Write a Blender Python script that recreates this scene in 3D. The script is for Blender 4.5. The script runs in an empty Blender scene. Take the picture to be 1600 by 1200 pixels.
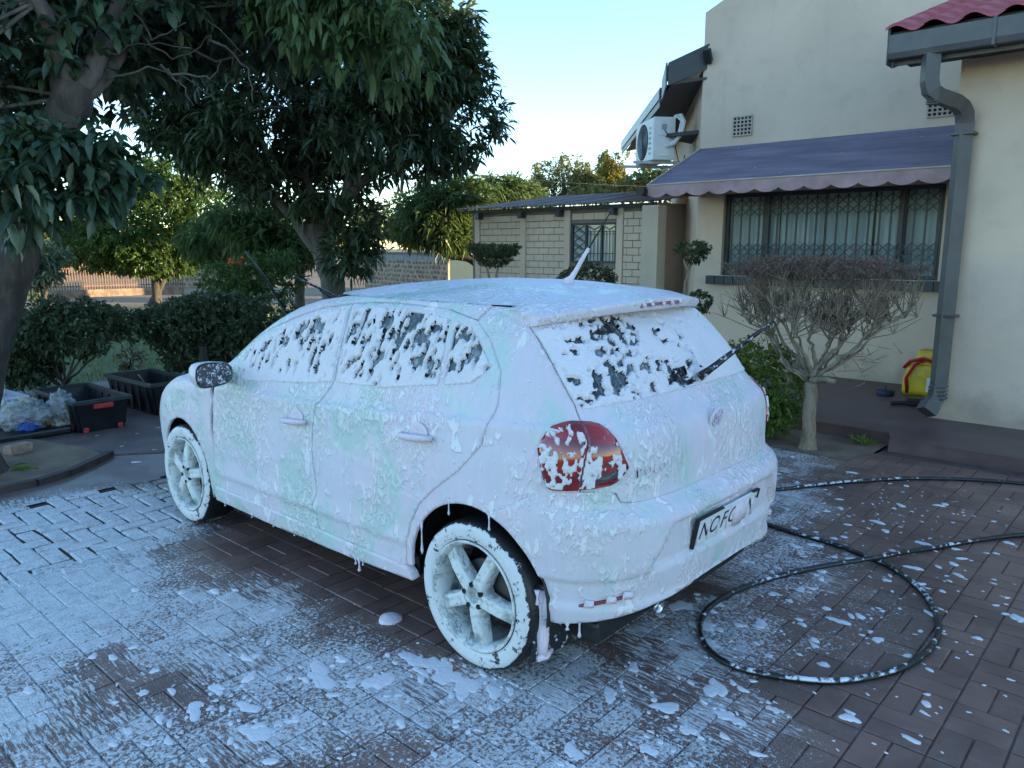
import bpy, bmesh, math, random
import numpy as np
from mathutils import Vector, Matrix, Quaternion
R = math.radians
random.seed(7)
rng = np.random.default_rng(7)
scene = bpy.context.scene
col = scene.collection

# ------------------------------------------------------------------ camera
# world frame: X = the car's forward axis, Y = the car's left, Z up, origin under the rear axle
CAM = Vector((-2.011, 2.822, 1.662))
cd = bpy.data.cameras.new('camera'); cam = bpy.data.objects.new('camera', cd); col.objects.link(cam)
cam.location = CAM; cam.rotation_euler = (R(90 - 10.12), 0, R(-137.87))
cd.sensor_width = 36; cd.lens = 36 * 1192 / 1600; cd.clip_start = .05; cd.clip_end = 2000
scene.camera = cam
# ------------------------------------------------------------------ light
SUN_EL, SUN_AZ = 4.8, math.atan2(-.80, -.60)          # azimuth measured from +Y towards +X
sdir = Vector((math.sin(SUN_AZ) * math.cos(R(SUN_EL)), math.cos(SUN_AZ) * math.cos(R(SUN_EL)), math.sin(R(SUN_EL))))
w = bpy.data.worlds.new('World'); scene.world = w; w.use_nodes = True
nt = w.node_tree; nt.nodes.clear()
sky = nt.nodes.new('ShaderNodeTexSky'); sky.sky_type = 'NISHITA'; sky.sun_disc = False
sky.sun_elevation = R(SUN_EL); sky.sun_rotation = SUN_AZ; sky.altitude = 1000; sky.air_density = .9; sky.dust_density = .15; sky.ozone_density = 2.0
bg = nt.nodes.new('ShaderNodeBackground'); bg.inputs[1].default_value = .15
wo = nt.nodes.new('ShaderNodeOutputWorld')
nt.links.new(sky.outputs[0], bg.inputs[0]); nt.links.new(bg.outputs[0], wo.inputs[0])
sl = bpy.data.lights.new('sun', 'SUN'); sl.energy = 3.2; sl.angle = R(.55); sl.color = (1, .78, .45)
sun = bpy.data.objects.new('sun', sl); col.objects.link(sun); sun.rotation_euler = sdir.to_track_quat('Z', 'Y').to_euler()
scene.view_settings.view_transform = 'Standard'; scene.view_settings.look = 'None'
scene.view_settings.exposure = 2.74; scene.view_settings.gamma = 1
scene.render.engine = 'CYCLES'; scene.render.resolution_x = 1024; scene.render.resolution_y = 768
scene.cycles.max_bounces = 6; scene.cycles.transparent_max_bounces = 8

# ------------------------------------------------------------------ helpers
_f = Vector((.671, -.742, 0)); _r = Vector((-.742, -.671, 0))
def at(px, py, depth):
    """a point in the place, from a bearing of the photograph and its distance in front of the camera"""
    x = (px - 800) / 1192; y = (py - 600) / 1192; cp, sp = math.cos(R(10.12)), math.sin(R(10.12))
    fw = cp - y * sp; up = -sp - y * cp; k = depth / fw
    return CAM + _r * (x * k) + _f * depth + Vector((0, 0, up * k))
def tag(o, label=None, cat=None, group=None, kind=None):
    if label: o['label'] = label
    if cat: o['category'] = cat
    if group: o['group'] = group
    if kind: o['kind'] = kind
    return o
def empty(name, loc=(0, 0, 0), rz=0, label=None, cat=None, group=None, parent=None):
    o = bpy.data.objects.new(name, None); col.objects.link(o); o.location = loc; o.rotation_euler = (0, 0, rz)
    o.empty_display_size = .1
    if parent: o.parent = parent
    return tag(o, label, cat, group)
def link(name, me, parent=None, loc=None, rz=None, smooth=None):
    o = bpy.data.objects.new(name, me); col.objects.link(o)
    if parent: o.parent = parent
    if loc is not None: o.location = loc
    if rz is not None: o.rotation_euler = (0, 0, rz)
    return o
def npmesh(name, V, F, mat=None, smooth=True):
    """V (n,3); F: list of index arrays, each (m,k)"""
    V = np.asarray(V, np.float32)
    if isinstance(F, np.ndarray): F = [F]
    F = [np.asarray(f, np.int32) for f in F if len(f)]
    me = bpy.data.meshes.new(name); me.vertices.add(len(V)); me.vertices.foreach_set('co', V.ravel())
    nl = sum(f.size for f in F); npoly = sum(len(f) for f in F)
    me.loops.add(nl); me.loops.foreach_set('vertex_index', np.concatenate([f.ravel() for f in F]))
    me.polygons.add(npoly)
    tot = np.concatenate([np.full(len(f), f.shape[1], np.int32) for f in F])
    st = np.concatenate([[0], np.cumsum(tot)[:-1]]).astype(np.int32)
    me.polygons.foreach_set('loop_start', st); me.polygons.foreach_set('loop_total', tot)
    me.polygons.foreach_set('use_smooth', np.full(npoly, bool(smooth)))
    me.update(); me.validate()
    if mat: me.materials.append(mat)
    return me
def bmmesh(name, bm, mat=None, smooth=False):
    me = bpy.data.meshes.new(name); bm.normal_update(); bm.to_mesh(me); bm.free()
    if mat: me.materials.append(mat)
    if smooth:
        me.polygons.foreach_set('use_smooth', [True] * len(me.polygons))
    return me
class MB:
    """collects boxes, tubes, lathes and prisms into one mesh"""
    def __init__(s): s.bm = bmesh.new()
    def box(s, lo, hi, bev=0, rot=None, at_=None):
        lo = Vector(lo); hi = Vector(hi); c = (lo + hi) / 2; d = hi - lo
        r = bmesh.ops.create_cube(s.bm, size=1)
        vs = r['verts']
        for v in vs: v.co = Vector((v.co.x * d.x, v.co.y * d.y, v.co.z * d.z))
        if bev:
            es = list({e for v in vs for e in v.link_edges})
            rb = bmesh.ops.bevel(s.bm, geom=es, offset=bev, segments=2, affect='EDGES', profile=.5)
            vs = list({v for f in rb['faces'] for v in f.verts} | {v for v in vs if v.is_valid})
            seen = set(vs); st = list(vs)
            while st:
                v = st.pop()
                for e in v.link_edges:
                    q = e.other_vert(v)
                    if q not in seen: seen.add(q); st.append(q)
            vs = list(seen)
        for v in vs:
            if rot is not None: v.co = rot @ v.co
            v.co += c if at_ is None else Vector(at_)
        return s
    def tube(s, pts, rad, n=8, caps=True, squash=1):
        pts = [Vector(p) for p in pts]; rad = [rad] * len(pts) if isinstance(rad, (int, float)) else rad
        rings = []; up = None
        for i, p in enumerate(pts):
            t = (pts[min(i + 1, len(pts) - 1)] - pts[max(i - 1, 0)]).normalized()
            if up is None:
                up = t.orthogonal().normalized()
            else:
                up = (up - t * up.dot(t)); up = up.normalized() if up.length > 1e-6 else t.orthogonal().normalized()
            sd = t.cross(up)
            rings.append([s.bm.verts.new(p + (up * math.cos(a) + sd * math.sin(a) * squash) * rad[i]) for a in [2 * math.pi * k / n for k in range(n)]])
        for a, b in zip(rings, rings[1:]):
            for k in range(n):
                s.bm.faces.new((a[k], a[(k + 1) % n], b[(k + 1) % n], b[k]))
        if caps:
            s.bm.faces.new(rings[0][::-1]); s.bm.faces.new(rings[-1])
        return s
    def sqtube(s, pts, w, h, upv=(0, 0, 1)):
        pts = [Vector(p) for p in pts]; rings = []; upv = Vector(upv)
        for i, p in enumerate(pts):
            a = (p - pts[i - 1]).normalized() if i else (pts[1] - p).normalized()
            b = (pts[i + 1] - p).normalized() if i < len(pts) - 1 else a
            t = (a + b).normalized(); sd = upv.cross(t).normalized() if upv.cross(t).length > 1e-4 else Vector((1, 0, 0)); u = t.cross(sd)
            k = 1 / max(.5, t.dot(a))
            rings.append([s.bm.verts.new(p + sd * (w / 2 * i1) + u * (h / 2 * i2 * k)) for i1, i2 in ((-1, -1), (1, -1), (1, 1), (-1, 1))])
        for a, b in zip(rings, rings[1:]):
            for k in range(4): s.bm.faces.new((a[k], a[(k + 1) % 4], b[(k + 1) % 4], b[k]))
        s.bm.faces.new(rings[0][::-1]); s.bm.faces.new(rings[-1]); return s
    def lathe(s, prof, n=32, M_=None, close=False):
        """prof [(r,h)] about Z"""
        rings = []
        for r_, h in prof:
            rings.append([s.bm.verts.new((r_ * math.cos(2 * math.pi * k / n), r_ * math.sin(2 * math.pi * k / n), h)) for k in range(n)])
        pr = list(zip(rings, rings[1:])) + ([(rings[-1], rings[0])] if close else [])
        for a, b in pr:
            for k in range(n): s.bm.faces.new((a[k], a[(k + 1) % n], b[(k + 1) % n], b[k]))
        if M_ is not None:
            for rg in rings:
                for v in rg: v.co = M_ @ v.co
        return s
    def prism(s, poly, ext, M_=None):
        """poly: list of 3d points (planar), extruded by vector ext"""
        e = Vector(ext); a = [s.bm.verts.new(Vector(p)) for p in poly]; b = [s.bm.verts.new(Vector(p) + e) for p in poly]
        n = len(a); s.bm.faces.new(a[::-1]); s.bm.faces.new(b)
        for k in range(n): s.bm.faces.new((a[k], a[(k + 1) % n], b[(k + 1) % n], b[k]))
        return s
    def grid(s, P):
        """P[i][j] points"""
        vs = [[s.bm.verts.new(Vector(p)) for p in row] for row in P]
        for a, b in zip(vs, vs[1:]):
            for k in range(len(a) - 1): s.bm.faces.new((a[k], a[k + 1], b[k + 1], b[k]))
        return s
    def mesh(s, name, mat, smooth=False):
        bmesh.ops.recalc_face_normals(s.bm, faces=s.bm.faces[:])
        return bmmesh(name, s.bm, mat, smooth)
    def obj(s, name, mat, parent=None, smooth=False, loc=None, rz=None):
        return link(name, s.mesh(name, mat, smooth), parent, loc, rz)
def autosmooth(o, ang=40):
    me = o.data; bm = bmesh.new(); bm.from_mesh(me); a = R(ang)
    for f in bm.faces: f.smooth = True
    for e in bm.edges: e.smooth = not (len(e.link_faces) == 2 and e.calc_face_angle(0) > a)
    bm.to_mesh(me); bm.free(); return o
# numpy value noise
def _hash(ix, iy, iz, seed):
    h = (ix * 374761393 + iy * 668265263 + iz * 2147483647 + seed * 1274126177) & 0xffffffff
    h = ((h ^ (h >> 13)) * 1274126177) & 0xffffffff
    h = ((h ^ (h >> 16)) * 2246822519) & 0xffffffff
    return ((h ^ (h >> 15)) & 0xffff) / 65535.
def vnoise(p, seed=0):
    p = np.asarray(p, float); i = np.floor(p).astype(np.int64); f = p - i; f = f * f * (3 - 2 * f); r = 0
    for dx in (0, 1):
        for dy in (0, 1):
            for dz in (0, 1):
                wgt = (f[..., 0] if dx else 1 - f[..., 0]) * (f[..., 1] if dy else 1 - f[..., 1]) * (f[..., 2] if dz else 1 - f[..., 2])
                r = r + wgt * _hash(i[..., 0] + dx, i[..., 1] + dy, i[..., 2] + dz, seed)
    return r
def fbm(p, seed=0, oct=3):
    p = np.asarray(p, float); a = 1.; t = 0; n = 0
    for k in range(oct):
        t = t + a * vnoise(p * 2 ** k, seed + k * 17); n += a; a *= .5
    return t / n                                                 # 0..1

# ------------------------------------------------------------------ materials
class NT:
    def __init__(s, name):
        s.m = bpy.data.materials.new(name); s.m.use_nodes = True; s.t = s.m.node_tree; s.t.nodes.clear()
        s.out = s.t.nodes.new('ShaderNodeOutputMaterial')
    def n(s, typ, *ins, **kw):
        nd = s.t.nodes.new('ShaderNode' + typ); names = {}
        for k, v in kw.items():
            if k.startswith('i_'): names[k[2:]] = v
            else: setattr(nd, k, v)
        for i, v in enumerate(ins): s.set(nd.inputs[i], v)
        for k, v in names.items(): s.set(nd.inputs[k.replace('_', ' ')], v)
        return nd
    def set(s, sock, v):
        if v is None: return
        if isinstance(v, bpy.types.NodeSocket): s.t.links.new(v, sock)
        elif isinstance(v, bpy.types.Node): s.t.links.new(v.outputs[0], sock)
        else:
            if sock.type == 'RGBA' and len(v) == 3: v = (*v, 1)
            sock.default_value = v
    def math(s, op, a, b=None, c=None, clamp=False):
        nd = s.n('Math', a, b, c, operation=op); nd.use_clamp = clamp; return nd.outputs[0]
    def mix(s, fac, a, b):
        nd = s.t.nodes.new('ShaderNodeMix'); nd.data_type = 'RGBA'
        s.set(nd.inputs[0], fac); s.set(nd.inputs[6], a); s.set(nd.inputs[7], b); return nd.outputs[2]
    def ramp(s, v, lo, hi, a=0., b=1.):
        nd = s.n('MapRange', v, lo, hi, a, b); nd.interpolation_type = 'SMOOTHSTEP'; return nd.outputs[0]
    def noise(s, vec, scale, detail=3, rough=.55, dist=0):
        nd = s.n('TexNoise', i_Scale=scale, i_Detail=detail, i_Roughness=rough, i_Distortion=dist)
        if vec is not None: s.set(nd.inputs['Vector'], vec)
        return nd.outputs[0]
    def mapping(s, vec, scale=(1, 1, 1), rot=(0, 0, 0), loc=(0, 0, 0)):
        return s.n('Mapping', vec, i_Scale=scale, i_Rotation=rot, i_Location=loc).outputs[0]
    def bump(s, h, strength=.5, dist=.01, normal=None):
        nd = s.n('Bump', i_Strength=strength, i_Distance=dist, i_Height=h)
        if normal: s.set(nd.inputs['Normal'], normal)
        return nd.outputs[0]
    def bsdf(s, color, rough=.6, **kw):
        p = s.n('BsdfPrincipled'); s.set(p.inputs['Base Color'], color); s.set(p.inputs['Roughness'], rough)
        for k, v in kw.items(): s.set(p.inputs[k.replace('_', ' ')], v)
        return p
    def done(s, sh):
        s.t.links.new(sh.outputs[0], s.out.inputs[0]); return s.m
    def obj(s): return s.n('TexCoord').outputs['Object']
    def pos(s): return s.n('NewGeometry').outputs['Position']
def simple(name, color, rough=.6, var=.25, scale=6, bump=.0, bscale=60, metal=0, spec=.5, dark=None):
    t = NT(name); v = t.obj(); n = t.noise(v, scale, 4)
    c2 = dark or tuple(c * (1 - var) for c in color); c1 = tuple(min(1, c * (1 + var * .5)) for c in color)
    k = t.ramp(n, .3, .7); cc = t.mix(k, c2, c1)
    kw = dict(Metallic=metal); kw['Specular_IOR_Level'] = spec
    if bump: kw['Normal'] = t.bump(t.noise(v, bscale, 4, .6), bump, .01)
    rr = t.math('MULTIPLY_ADD', n, .2, rough - .1)
    return t.done(t.bsdf(cc, rr, **kw))
# ================================================================== ground
M_black_ = simple("black_plastic_fittings", (.014, .014, .015), .5, .3, 30)
def foam_mask(t, P):
    """how much soap lies on the ground at P (puddled round the car) -> density 0..1"""
    D = None
    for cx, cy, rx, ry, am in ((2.9, 1.5, 1.25, 1.5, 1.0), (1.9, 1.75, 1.1, .95, .90), (1.1, 1.35, 1.0, .75, .74), (.35, 1.35, .8, .75, .70), (-.05, 1.12, .6, .35, .70), (-.35, .75, .75, .7, .72),
                               (-.55, -.05, .62, .8, .66), (-.45, -1.0, .75, .9, .62), (.2, -1.9, 1.0, 1.3, .66), (.4, -3.0, .9, 1.0, .60), (1.2, 2.25, .95, .65, .72), (.35, 2.0, .9, .6, .67), (-.6, 1.2, .7, .85, .68), (-.9, -.6, .8, .9, .45), (-.9, .6, .55, .7, .60), (4.6, -.3, .9, .9, .40), (2.6, 2.9, 1.5, 1.0, .75)):
        v = t.n('VectorMath', t.mapping(P, (1 / rx, 1 / ry, 0), (0, 0, 0), (-cx / rx, -cy / ry, 0)), operation='LENGTH').outputs['Value']
        k = t.math('MULTIPLY', t.ramp(v, 1.15, .25), am)
        D = k if D is None else t.math('SMOOTH_MAX', D, k, .12)
    return D
def paver_mat(name, island, c1=(.235, .124, .096), c2=(.15, .083, .068), dens_k=1.0):
    t = NT(name); P = t.pos()
    rnd = t.n('NewGeometry').outputs['Random Per Island'] if island else t.n('ObjectInfo').outputs['Random']
    base = t.mix(rnd, c2, c1); g = t.noise(P, 26, 4, .65); base = t.mix(t.ramp(g, .35, .7, 0, .6), base, (.20, .15, .135))
    blot = t.noise(P, 2.3, 3); base = t.mix(t.ramp(blot, .45, .62, 0, .5), base, (.10, .056, .045))
    D = foam_mask(t, P)
    wob = t.noise(P, 5, 3, .6); Dn = t.math('ADD', D, t.math('MULTIPLY_ADD', wob, .46, -.25)); Dn = t.math('ADD', Dn, t.math('MULTIPLY_ADD', rnd, .16, -.08))
    sp = t.noise(P, 62, 3, .62, .4)                                                     # flecks
    st = t.noise(t.mapping(P, (14, 95, 1), (0, 0, R(28))), 1, 3, .6, .5)               # dragged streaks
    stk = t.ramp(t.noise(P, 1.6, 2), .45, .6)
    tx = t.mix(stk, sp, st)
    thr = t.math('MULTIPLY_ADD', Dn, -.62, .86)
    m = t.n('MapRange', t.math('SUBTRACT', tx, thr), -.02, .05, 0., 1.).outputs[0]
    fine = t.ramp(t.noise(P, 210, 2, .5), .60, .66, 0., .8); m = t.math('MAXIMUM', m, t.math('MULTIPLY', fine, t.ramp(Dn, .2, .5)))
    film = t.ramp(Dn, .50, 1.0, 0., .60)
    cov = t.math('MAXIMUM', t.math('MULTIPLY', m, .92), t.math('MULTIPLY', film, t.ramp(t.math('MULTIPLY_ADD', t.noise(P, 150, 3, .7), .5, t.math('MULTIPLY', sp, .5)), .38, .56, .25, 1.)), clamp=True)
    gr = t.noise(P, 120, 4, .7, .4); cov = t.math('MULTIPLY', cov, t.ramp(gr, .36, .58, .48, 1.)); cov = t.math('MULTIPLY', cov, t.ramp(t.noise(P, 14, 3, .6), .30, .60, .72, 1.))
    c = t.mix(cov, base, (.76, .78, .81))
    h = t.math('MULTIPLY_ADD', g, .25, t.math('MULTIPLY', cov, 1.0))
    rr = t.math('MULTIPLY_ADD', cov, .12, t.math('MULTIPLY_ADD', blot, .40, .16))
    return t.done(t.bsdf(c, rr, Normal=t.bump(h, .55, .006), Specular_IOR_Level=.4))
M_pav_o = paver_mat('wet_brick_paver', False); M_pav_s = paver_mat('wet_brick_paving', True)
M_old_o = paver_mat('old_block_paver', False, (.19, .13, .11), (.13, .09, .078)); M_old_s = paver_mat('old_block_paving', True, (.19, .13, .11), (.13, .09, .078))
M_joint = paver_mat('filled_joints', True, (.075, .052, .047), (.075, .052, .047))
M_soil = simple('soil', (.21, .15, .10), .9, .35, 3, .5, 40, dark=(.12, .085, .06))
t = NT('yard_soil'); P = t.pos(); n = t.noise(P, .5, 5, .6); n2 = t.noise(P, 9, 4, .6)
M_yard = t.done(t.bsdf(t.mix(t.ramp(n, .35, .65), (.20, .135, .082), t.mix(n2, (.28, .195, .125), (.22, .155, .10))), .9, Normal=t.bump(n2, .4, .05)))
M_slab = simple('worn_concrete', (.14, .105, .098), .6, .35, 4, .3, 60)
M_strip = paver_mat('foam_spattered_concrete', True, (.17, .135, .125), (.16, .125, .115))
M_plat = simple('red_oxide_concrete', (.13, .082, .075), .5, .3, 3, .25, 50)
def sheet(name, poly, z, mat, kind='structure', parent=None, sub=1):
    bm = bmesh.new(); bm.faces.new([bm.verts.new((x, y, z)) for x, y in poly]); bmesh.ops.triangulate(bm, faces=bm.faces[:])
    o = link(name, bmmesh(name, bm, mat), parent)
    if kind: o['kind'] = kind
    return o
def slab(name, poly, z0, z1, mat, kind='structure', bev=.012):
    mb = MB(); mb.prism([(x, y, z0) for x, y in poly], (0, 0, z1 - z0))
    bmesh.ops.bevel(mb.bm, geom=[e for e in mb.bm.edges if all(abs(v.co.z - z1) < 1e-4 for v in e.verts)], offset=bev, segments=2, affect='EDGES')
    o = mb.obj(name, mat)
    if kind: o['kind'] = kind
    return o
G = []
for i in range(41):
    for j in range(41):
        f = lambda k: (abs(k - 20) / 20.) ** 3 * 900 * (1 if k > 20 else -1) + (k - 20) * 1.5
        G.append((f(i), f(j), -.035))
GF = [(i * 41 + j, (i + 1) * 41 + j, (i + 1) * 41 + j + 1, i * 41 + j + 1) for i in range(40) for j in range(40)]
tag(link('ground', npmesh('ground', G, np.array(GF), M_yard)), kind='structure')
DRIVE = sheet('driveway', [(-9, 4.5), (-9, -3.845), (-.16, -3.845), (-.13, -3.33), (2.35, -3.33), (2.35, 4.5)], -.0075, M_joint)
sheet('old_paving_bed', [(2.351, -3.33), (3.56, -3.33), (3.56, 4.5), (2.351, 4.5)], -.011, simple('dark_joint_sand', (.035, .026, .023), .85, .4, 30))
sheet('concrete_strip', [(3.564, -3.3), (4.22, -3.3), (4.20, .25), (4.42, .55), (4.28, .72), (4.08, .98), (3.99, 1.22), (3.97, 1.6), (3.9, 4.5), (3.564, 4.5)], -.004, M_strip)
slab('crate_slab', [(4.225, -3.2), (8.2, -3.2), (8.2, .2), (7.4, .75), (6.3, .86), (5.7, .92), (5.4, .80), (4.86, .64), (4.45, .55), (4.225, .25)], -.03, .006, M_slab)
slab('planting_bed', [(4.46, .585), (4.86, .665), (5.4, .83), (5.7, .95), (6.3, .89), (8.2, .9), (9, 6), (3.94, 6), (4.01, 1.60), (4.03, 1.23), (4.12, 1.0), (4.31, .74)], -.03, .025, M_soil, bev=.02)
# cracked kerb edging the bed: short cast lengths
KP = [(3.97, 2.6), (3.975, 1.6), (3.995, 1.22), (4.085, .985), (4.285, .725), (4.43, .56)]
M_kerb = simple('dark_kerb', (.05, .032, .032), .7, .4, 12, .4, 40)
KERB = tag(empty('kerb', (3.97, 2.6, 0)), kind='structure')
for a, b in zip(KP, KP[1:]):
    d = Vector((b[0] - a[0], b[1] - a[1], 0)); n_ = max(1, int(d.length / .45))
    for k in range(n_):
        p = Vector((*a, 0)) + d * (k / n_); q = Vector((*a, 0)) + d * ((k + .97) / n_)
        mb = MB(); mb.sqtube([p + Vector((0, 0, .012 + random.uniform(-.004, .006))), q + Vector((0, 0, .012 + random.uniform(-.004, .006)))], .06, .07)
        o = mb.obj('kerb_stone', M_kerb, KERB); o.matrix_parent_inverse = Matrix.Translation((-3.97, -2.6, 0))
slab('house_apron', [(-14, -3.85), (-.20, -3.85), (-.14, -4.10), (9.0, -4.10), (9.0, -9), (-14, -9)], -.05, .10, M_plat)
sheet('soil_bed', [(-.125, -3.335), (6.5, -3.335), (6.5, -4.095), (-.135, -4.095)], -.006, M_soil)
# --- pavers
def paver(lx, ly, j=.0028, h=.02, ch=.0035):
    a, b = lx / 2 - j, ly / 2 - j
    V = [(-a, -b, -h), (a, -b, -h), (a, b, -h), (-a, b, -h), (-a, -b, -ch), (a, -b, -ch), (a, b, -ch), (-a, b, -ch), (-a + ch, -b + ch, 0), (a - ch, -b + ch, 0), (a - ch, b - ch, 0), (-a + ch, b - ch, 0)]
    F = [(8, 9, 10, 11)] + [(4 + i, 4 + (i + 1) % 4, 8 + (i + 1) % 4, 8 + i) for i in range(4)] + [(i, (i + 1) % 4, 4 + (i + 1) % 4, 4 + i) for i in range(4)]
    return np.array(V), np.array(F)
MODW = .205
PAV = []                      # (kind, x, y, lx, ly)
for i in range(-36, 12):
    for j in range(-19, 16):
        x = -.27 + (i + .5) * MODW; y = (j + .5) * MODW
        if x > 2.14 - MODW / 2: continue
        if y < (-3.33 + .1 if x > -.13 else -3.845 + .1): continue
        if (i + j) % 2: PAV += [(0, x - MODW / 4, y, MODW / 2, MODW), (0, x + MODW / 4, y, MODW / 2, MODW)]
        else: PAV += [(0, x, y - MODW / 4, MODW, MODW / 2), (0, x, y + MODW / 4, MODW, MODW / 2)]
x_end = -.27 + 12 * MODW - .0
xb = max(p[1] + p[3] / 2 for p in PAV)
for k in range(-32, 34):      # soldier course
    y = (k + .5) * .1025
    if y > -3.3: PAV.append((0, xb + .1025, y, .205, .1025))
U = .108
for a in range(0, 13):
    for b in range(-31, 30):
        x = xb + .205 + a * U; y = b * U; c = (a - b) % 4
        if x > 3.53 or y < -3.2 or y > 3: continue
        if c == 0 and x + 2 * U < 3.62: PAV.append((1, x + U, y + U / 2, 2 * U, U))
        elif c == 3: PAV.append((1, x + U / 2, y + U, U, 2 * U))
def campx(p):
    d = Vector(p) - CAM; cp, sp = math.cos(R(10.12)), math.sin(R(10.12)); fw = d.dot(_f); dep = fw * cp - d.z * sp; up = fw * sp + d.z * cp
    return (800 + 1192 * d.dot(_r) / dep, 600 - 1192 * up / dep, dep) if dep > .1 else (-9999, 0, dep)
def shows(p):
    x, y, d = campx((p[1], p[2], 0))
    if not (-60 < x < 1660 and 0 < y < 1290): return 0
    if -.45 < p[1] < 3.2 and -.85 < p[2] < .62: return 0
    return 1 / d ** 3 * (p[3] * p[4])
PAV.sort(key=shows, reverse=True)
pm = {}
bigV, bigF, nb_ = {0: [], 1: []}, {0: [], 1: []}, {0: 0, 1: 0}
for k, (kd, x, y, lx, ly) in enumerate(PAV):
    dz = random.uniform(-.0018, .0018); jt = .0028 if kd == 0 else .0065
    if k < 300:
        key = (kd, round(lx, 3), round(ly, 3))
        if key not in pm: V, F = paver(lx, ly, jt, .02, .0035 if kd == 0 else .007); pm[key] = npmesh('paver', V, F, M_pav_o if kd == 0 else M_old_o, False)
        o = link('paver', pm[key], DRIVE, (x, y, dz)); o.rotation_euler = (random.gauss(0, .004), random.gauss(0, .004), random.gauss(0, .004 if kd == 0 else .02))
    else:
        V, F = paver(lx, ly, jt, .02, .0035 if kd == 0 else .007)
        if kd: V[:, :2] += rng.uniform(-.006, .006, (12, 2)) * 1.0
        tl = rng.normal(0, .006 if kd == 0 else .018, 2); V[:, 2] += dz + V[:, 0] * tl[0] + V[:, 1] * tl[1] + (rng.uniform(-.004, .002) if kd else 0)
        bigV[kd].append(V + [x, y, 0]); bigF[kd].append(F + nb_[kd]); nb_[kd] += 12
for kd, mt in ((0, M_pav_s), (1, M_old_s)):
    o = link('paving' if kd == 0 else 'old_paving', npmesh('paving', np.concatenate(bigV[kd]), np.concatenate(bigF[kd]), mt, False), DRIVE); o['kind'] = 'stuff'
# --- lawn beyond the slab
LAWN = [(8.25, 5), (8.25, -3.0), (10.5, -6.0), (15, -9.0), (21, -8.0), (20, -2), (17, 6)]
M_lawn = simple('turf', (.10, .13, .045), .9, .4, 2.5, .5, 50, dark=(.07, .075, .03))
sheet('lawn', LAWN, -.012, M_lawn)
def leaf_mat(name, c1, c2, trans=.25, rough=.45, spec=.4):
    t = NT(name); r_ = t.n('NewGeometry').outputs['Random Per Island']; c = t.mix(r_, c1, c2)
    p = t.bsdf(c, rough, Specular_IOR_Level=spec); tr = t.n('BsdfTranslucent'); t.set(tr.inputs[0], t.mix(.5, c, tuple(min(1, x * 1.6) for x in c2)))
    m = t.n('MixShader', trans, p, tr); return t.done(m)
M_grass = leaf_mat('grass_blade', (.085, .13, .035), (.15, .19, .06), .3)
ng = 26000
gx = rng.uniform(8.3, 17, ng); gy = rng.uniform(-9, 4, ng); ok = inpoly_ = None
def inpoly2(x, y, poly):
    r = np.zeros(len(x), bool)
    for i in range(len(poly)):
        x1, y1 = poly[i]; x2, y2 = poly[(i + 1) % len(poly)]; c = ((y1 > y) != (y2 > y)); r ^= c & (x < (x2 - x1) * (y - y1) / ((y2 - y1) if y2 != y1 else 1e-9) + x1)
    return r
ok = inpoly2(gx, gy, LAWN); gx, gy = gx[ok], gy[ok]; n_ = len(gx); an = rng.uniform(0, 6.28, n_); hh = rng.uniform(.04, .10, n_); ln = rng.normal(0, .03, (n_, 2))
b0 = np.stack([gx - .006 * np.cos(an), gy - .006 * np.sin(an), np.full(n_, -.015)], -1); b1 = np.stack([gx + .006 * np.cos(an), gy + .006 * np.sin(an), np.full(n_, -.015)], -1); tp = np.stack([gx + ln[:, 0], gy + ln[:, 1], hh], -1)
V = np.stack([b0, b1, tp], 1).reshape(-1, 3); tag(link('grass', npmesh('grass', V, np.arange(3 * n_).reshape(-1, 3), M_grass, False)), 'short green grass on the lawn behind the hedges', 'grass', kind='stuff')
# ================================================================== house and outbuilding
def wallmat(name, col, dirt=(.42, .33, .25)):
    t = NT(name); P = t.pos(); n = t.noise(P, .8, 4, .6); f = t.noise(P, 45, 4, .6); b = t.noise(P, 5, 3); sp = t.noise(P, 30, 2, .5)
    c = t.mix(t.ramp(n, .3, .7), tuple(x * .92 for x in col), tuple(x * 1.06 for x in col)); c = t.mix(t.ramp(b, .50, .75, 0, .24), c, dirt); zz = t.n('SeparateXYZ', P).outputs[2]; c = t.mix(t.ramp(t.math('MULTIPLY_ADD', t.noise(P, 4, 4, .65), .9, zz), .95, .45, 0, .5), c, tuple(x * .62 for x in dirt)); st_ = t.noise(t.mapping(P, (7, 7, .5)), 1, 4, .6); c = t.mix(t.ramp(st_, .56, .72, 0, .14), c, dirt)
    c = t.mix(t.ramp(sp, .74, .80, 0, .5), c, (.55, .5, .45))
    return t.done(t.bsdf(c, .85, Normal=t.bump(t.math('MULTIPLY_ADD', f, .4, b), .35, .015), Specular_IOR_Level=.25))
M_wall = wallmat('tan_plaster', (.64, .505, .39))
M_dark = simple('charcoal_paint', (.035, .040, .046), .45, .2, 6)
M_gut = simple('grey_gutter_paint', (.088, .088, .088), .42, .22, 5, .1, 60)
M_tile = simple('red_roof_tile', (.42, .085, .10), .55, .35, 5, .3, 70)
M_soff = simple('soffit_board', (.06, .06, .062), .7, .2)
HOUSE = empty('house', (1.5, -6.7, 0), 0, 'tan plastered house with dark steel window, gutter and red tiled wing roof', 'house')
HI = Matrix.Translation((-1.5, 6.7, 0))
def hp(o, par=None):
    o.parent = par or HOUSE
    if par is None: o.matrix_parent_inverse = HI
    return o
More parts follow.
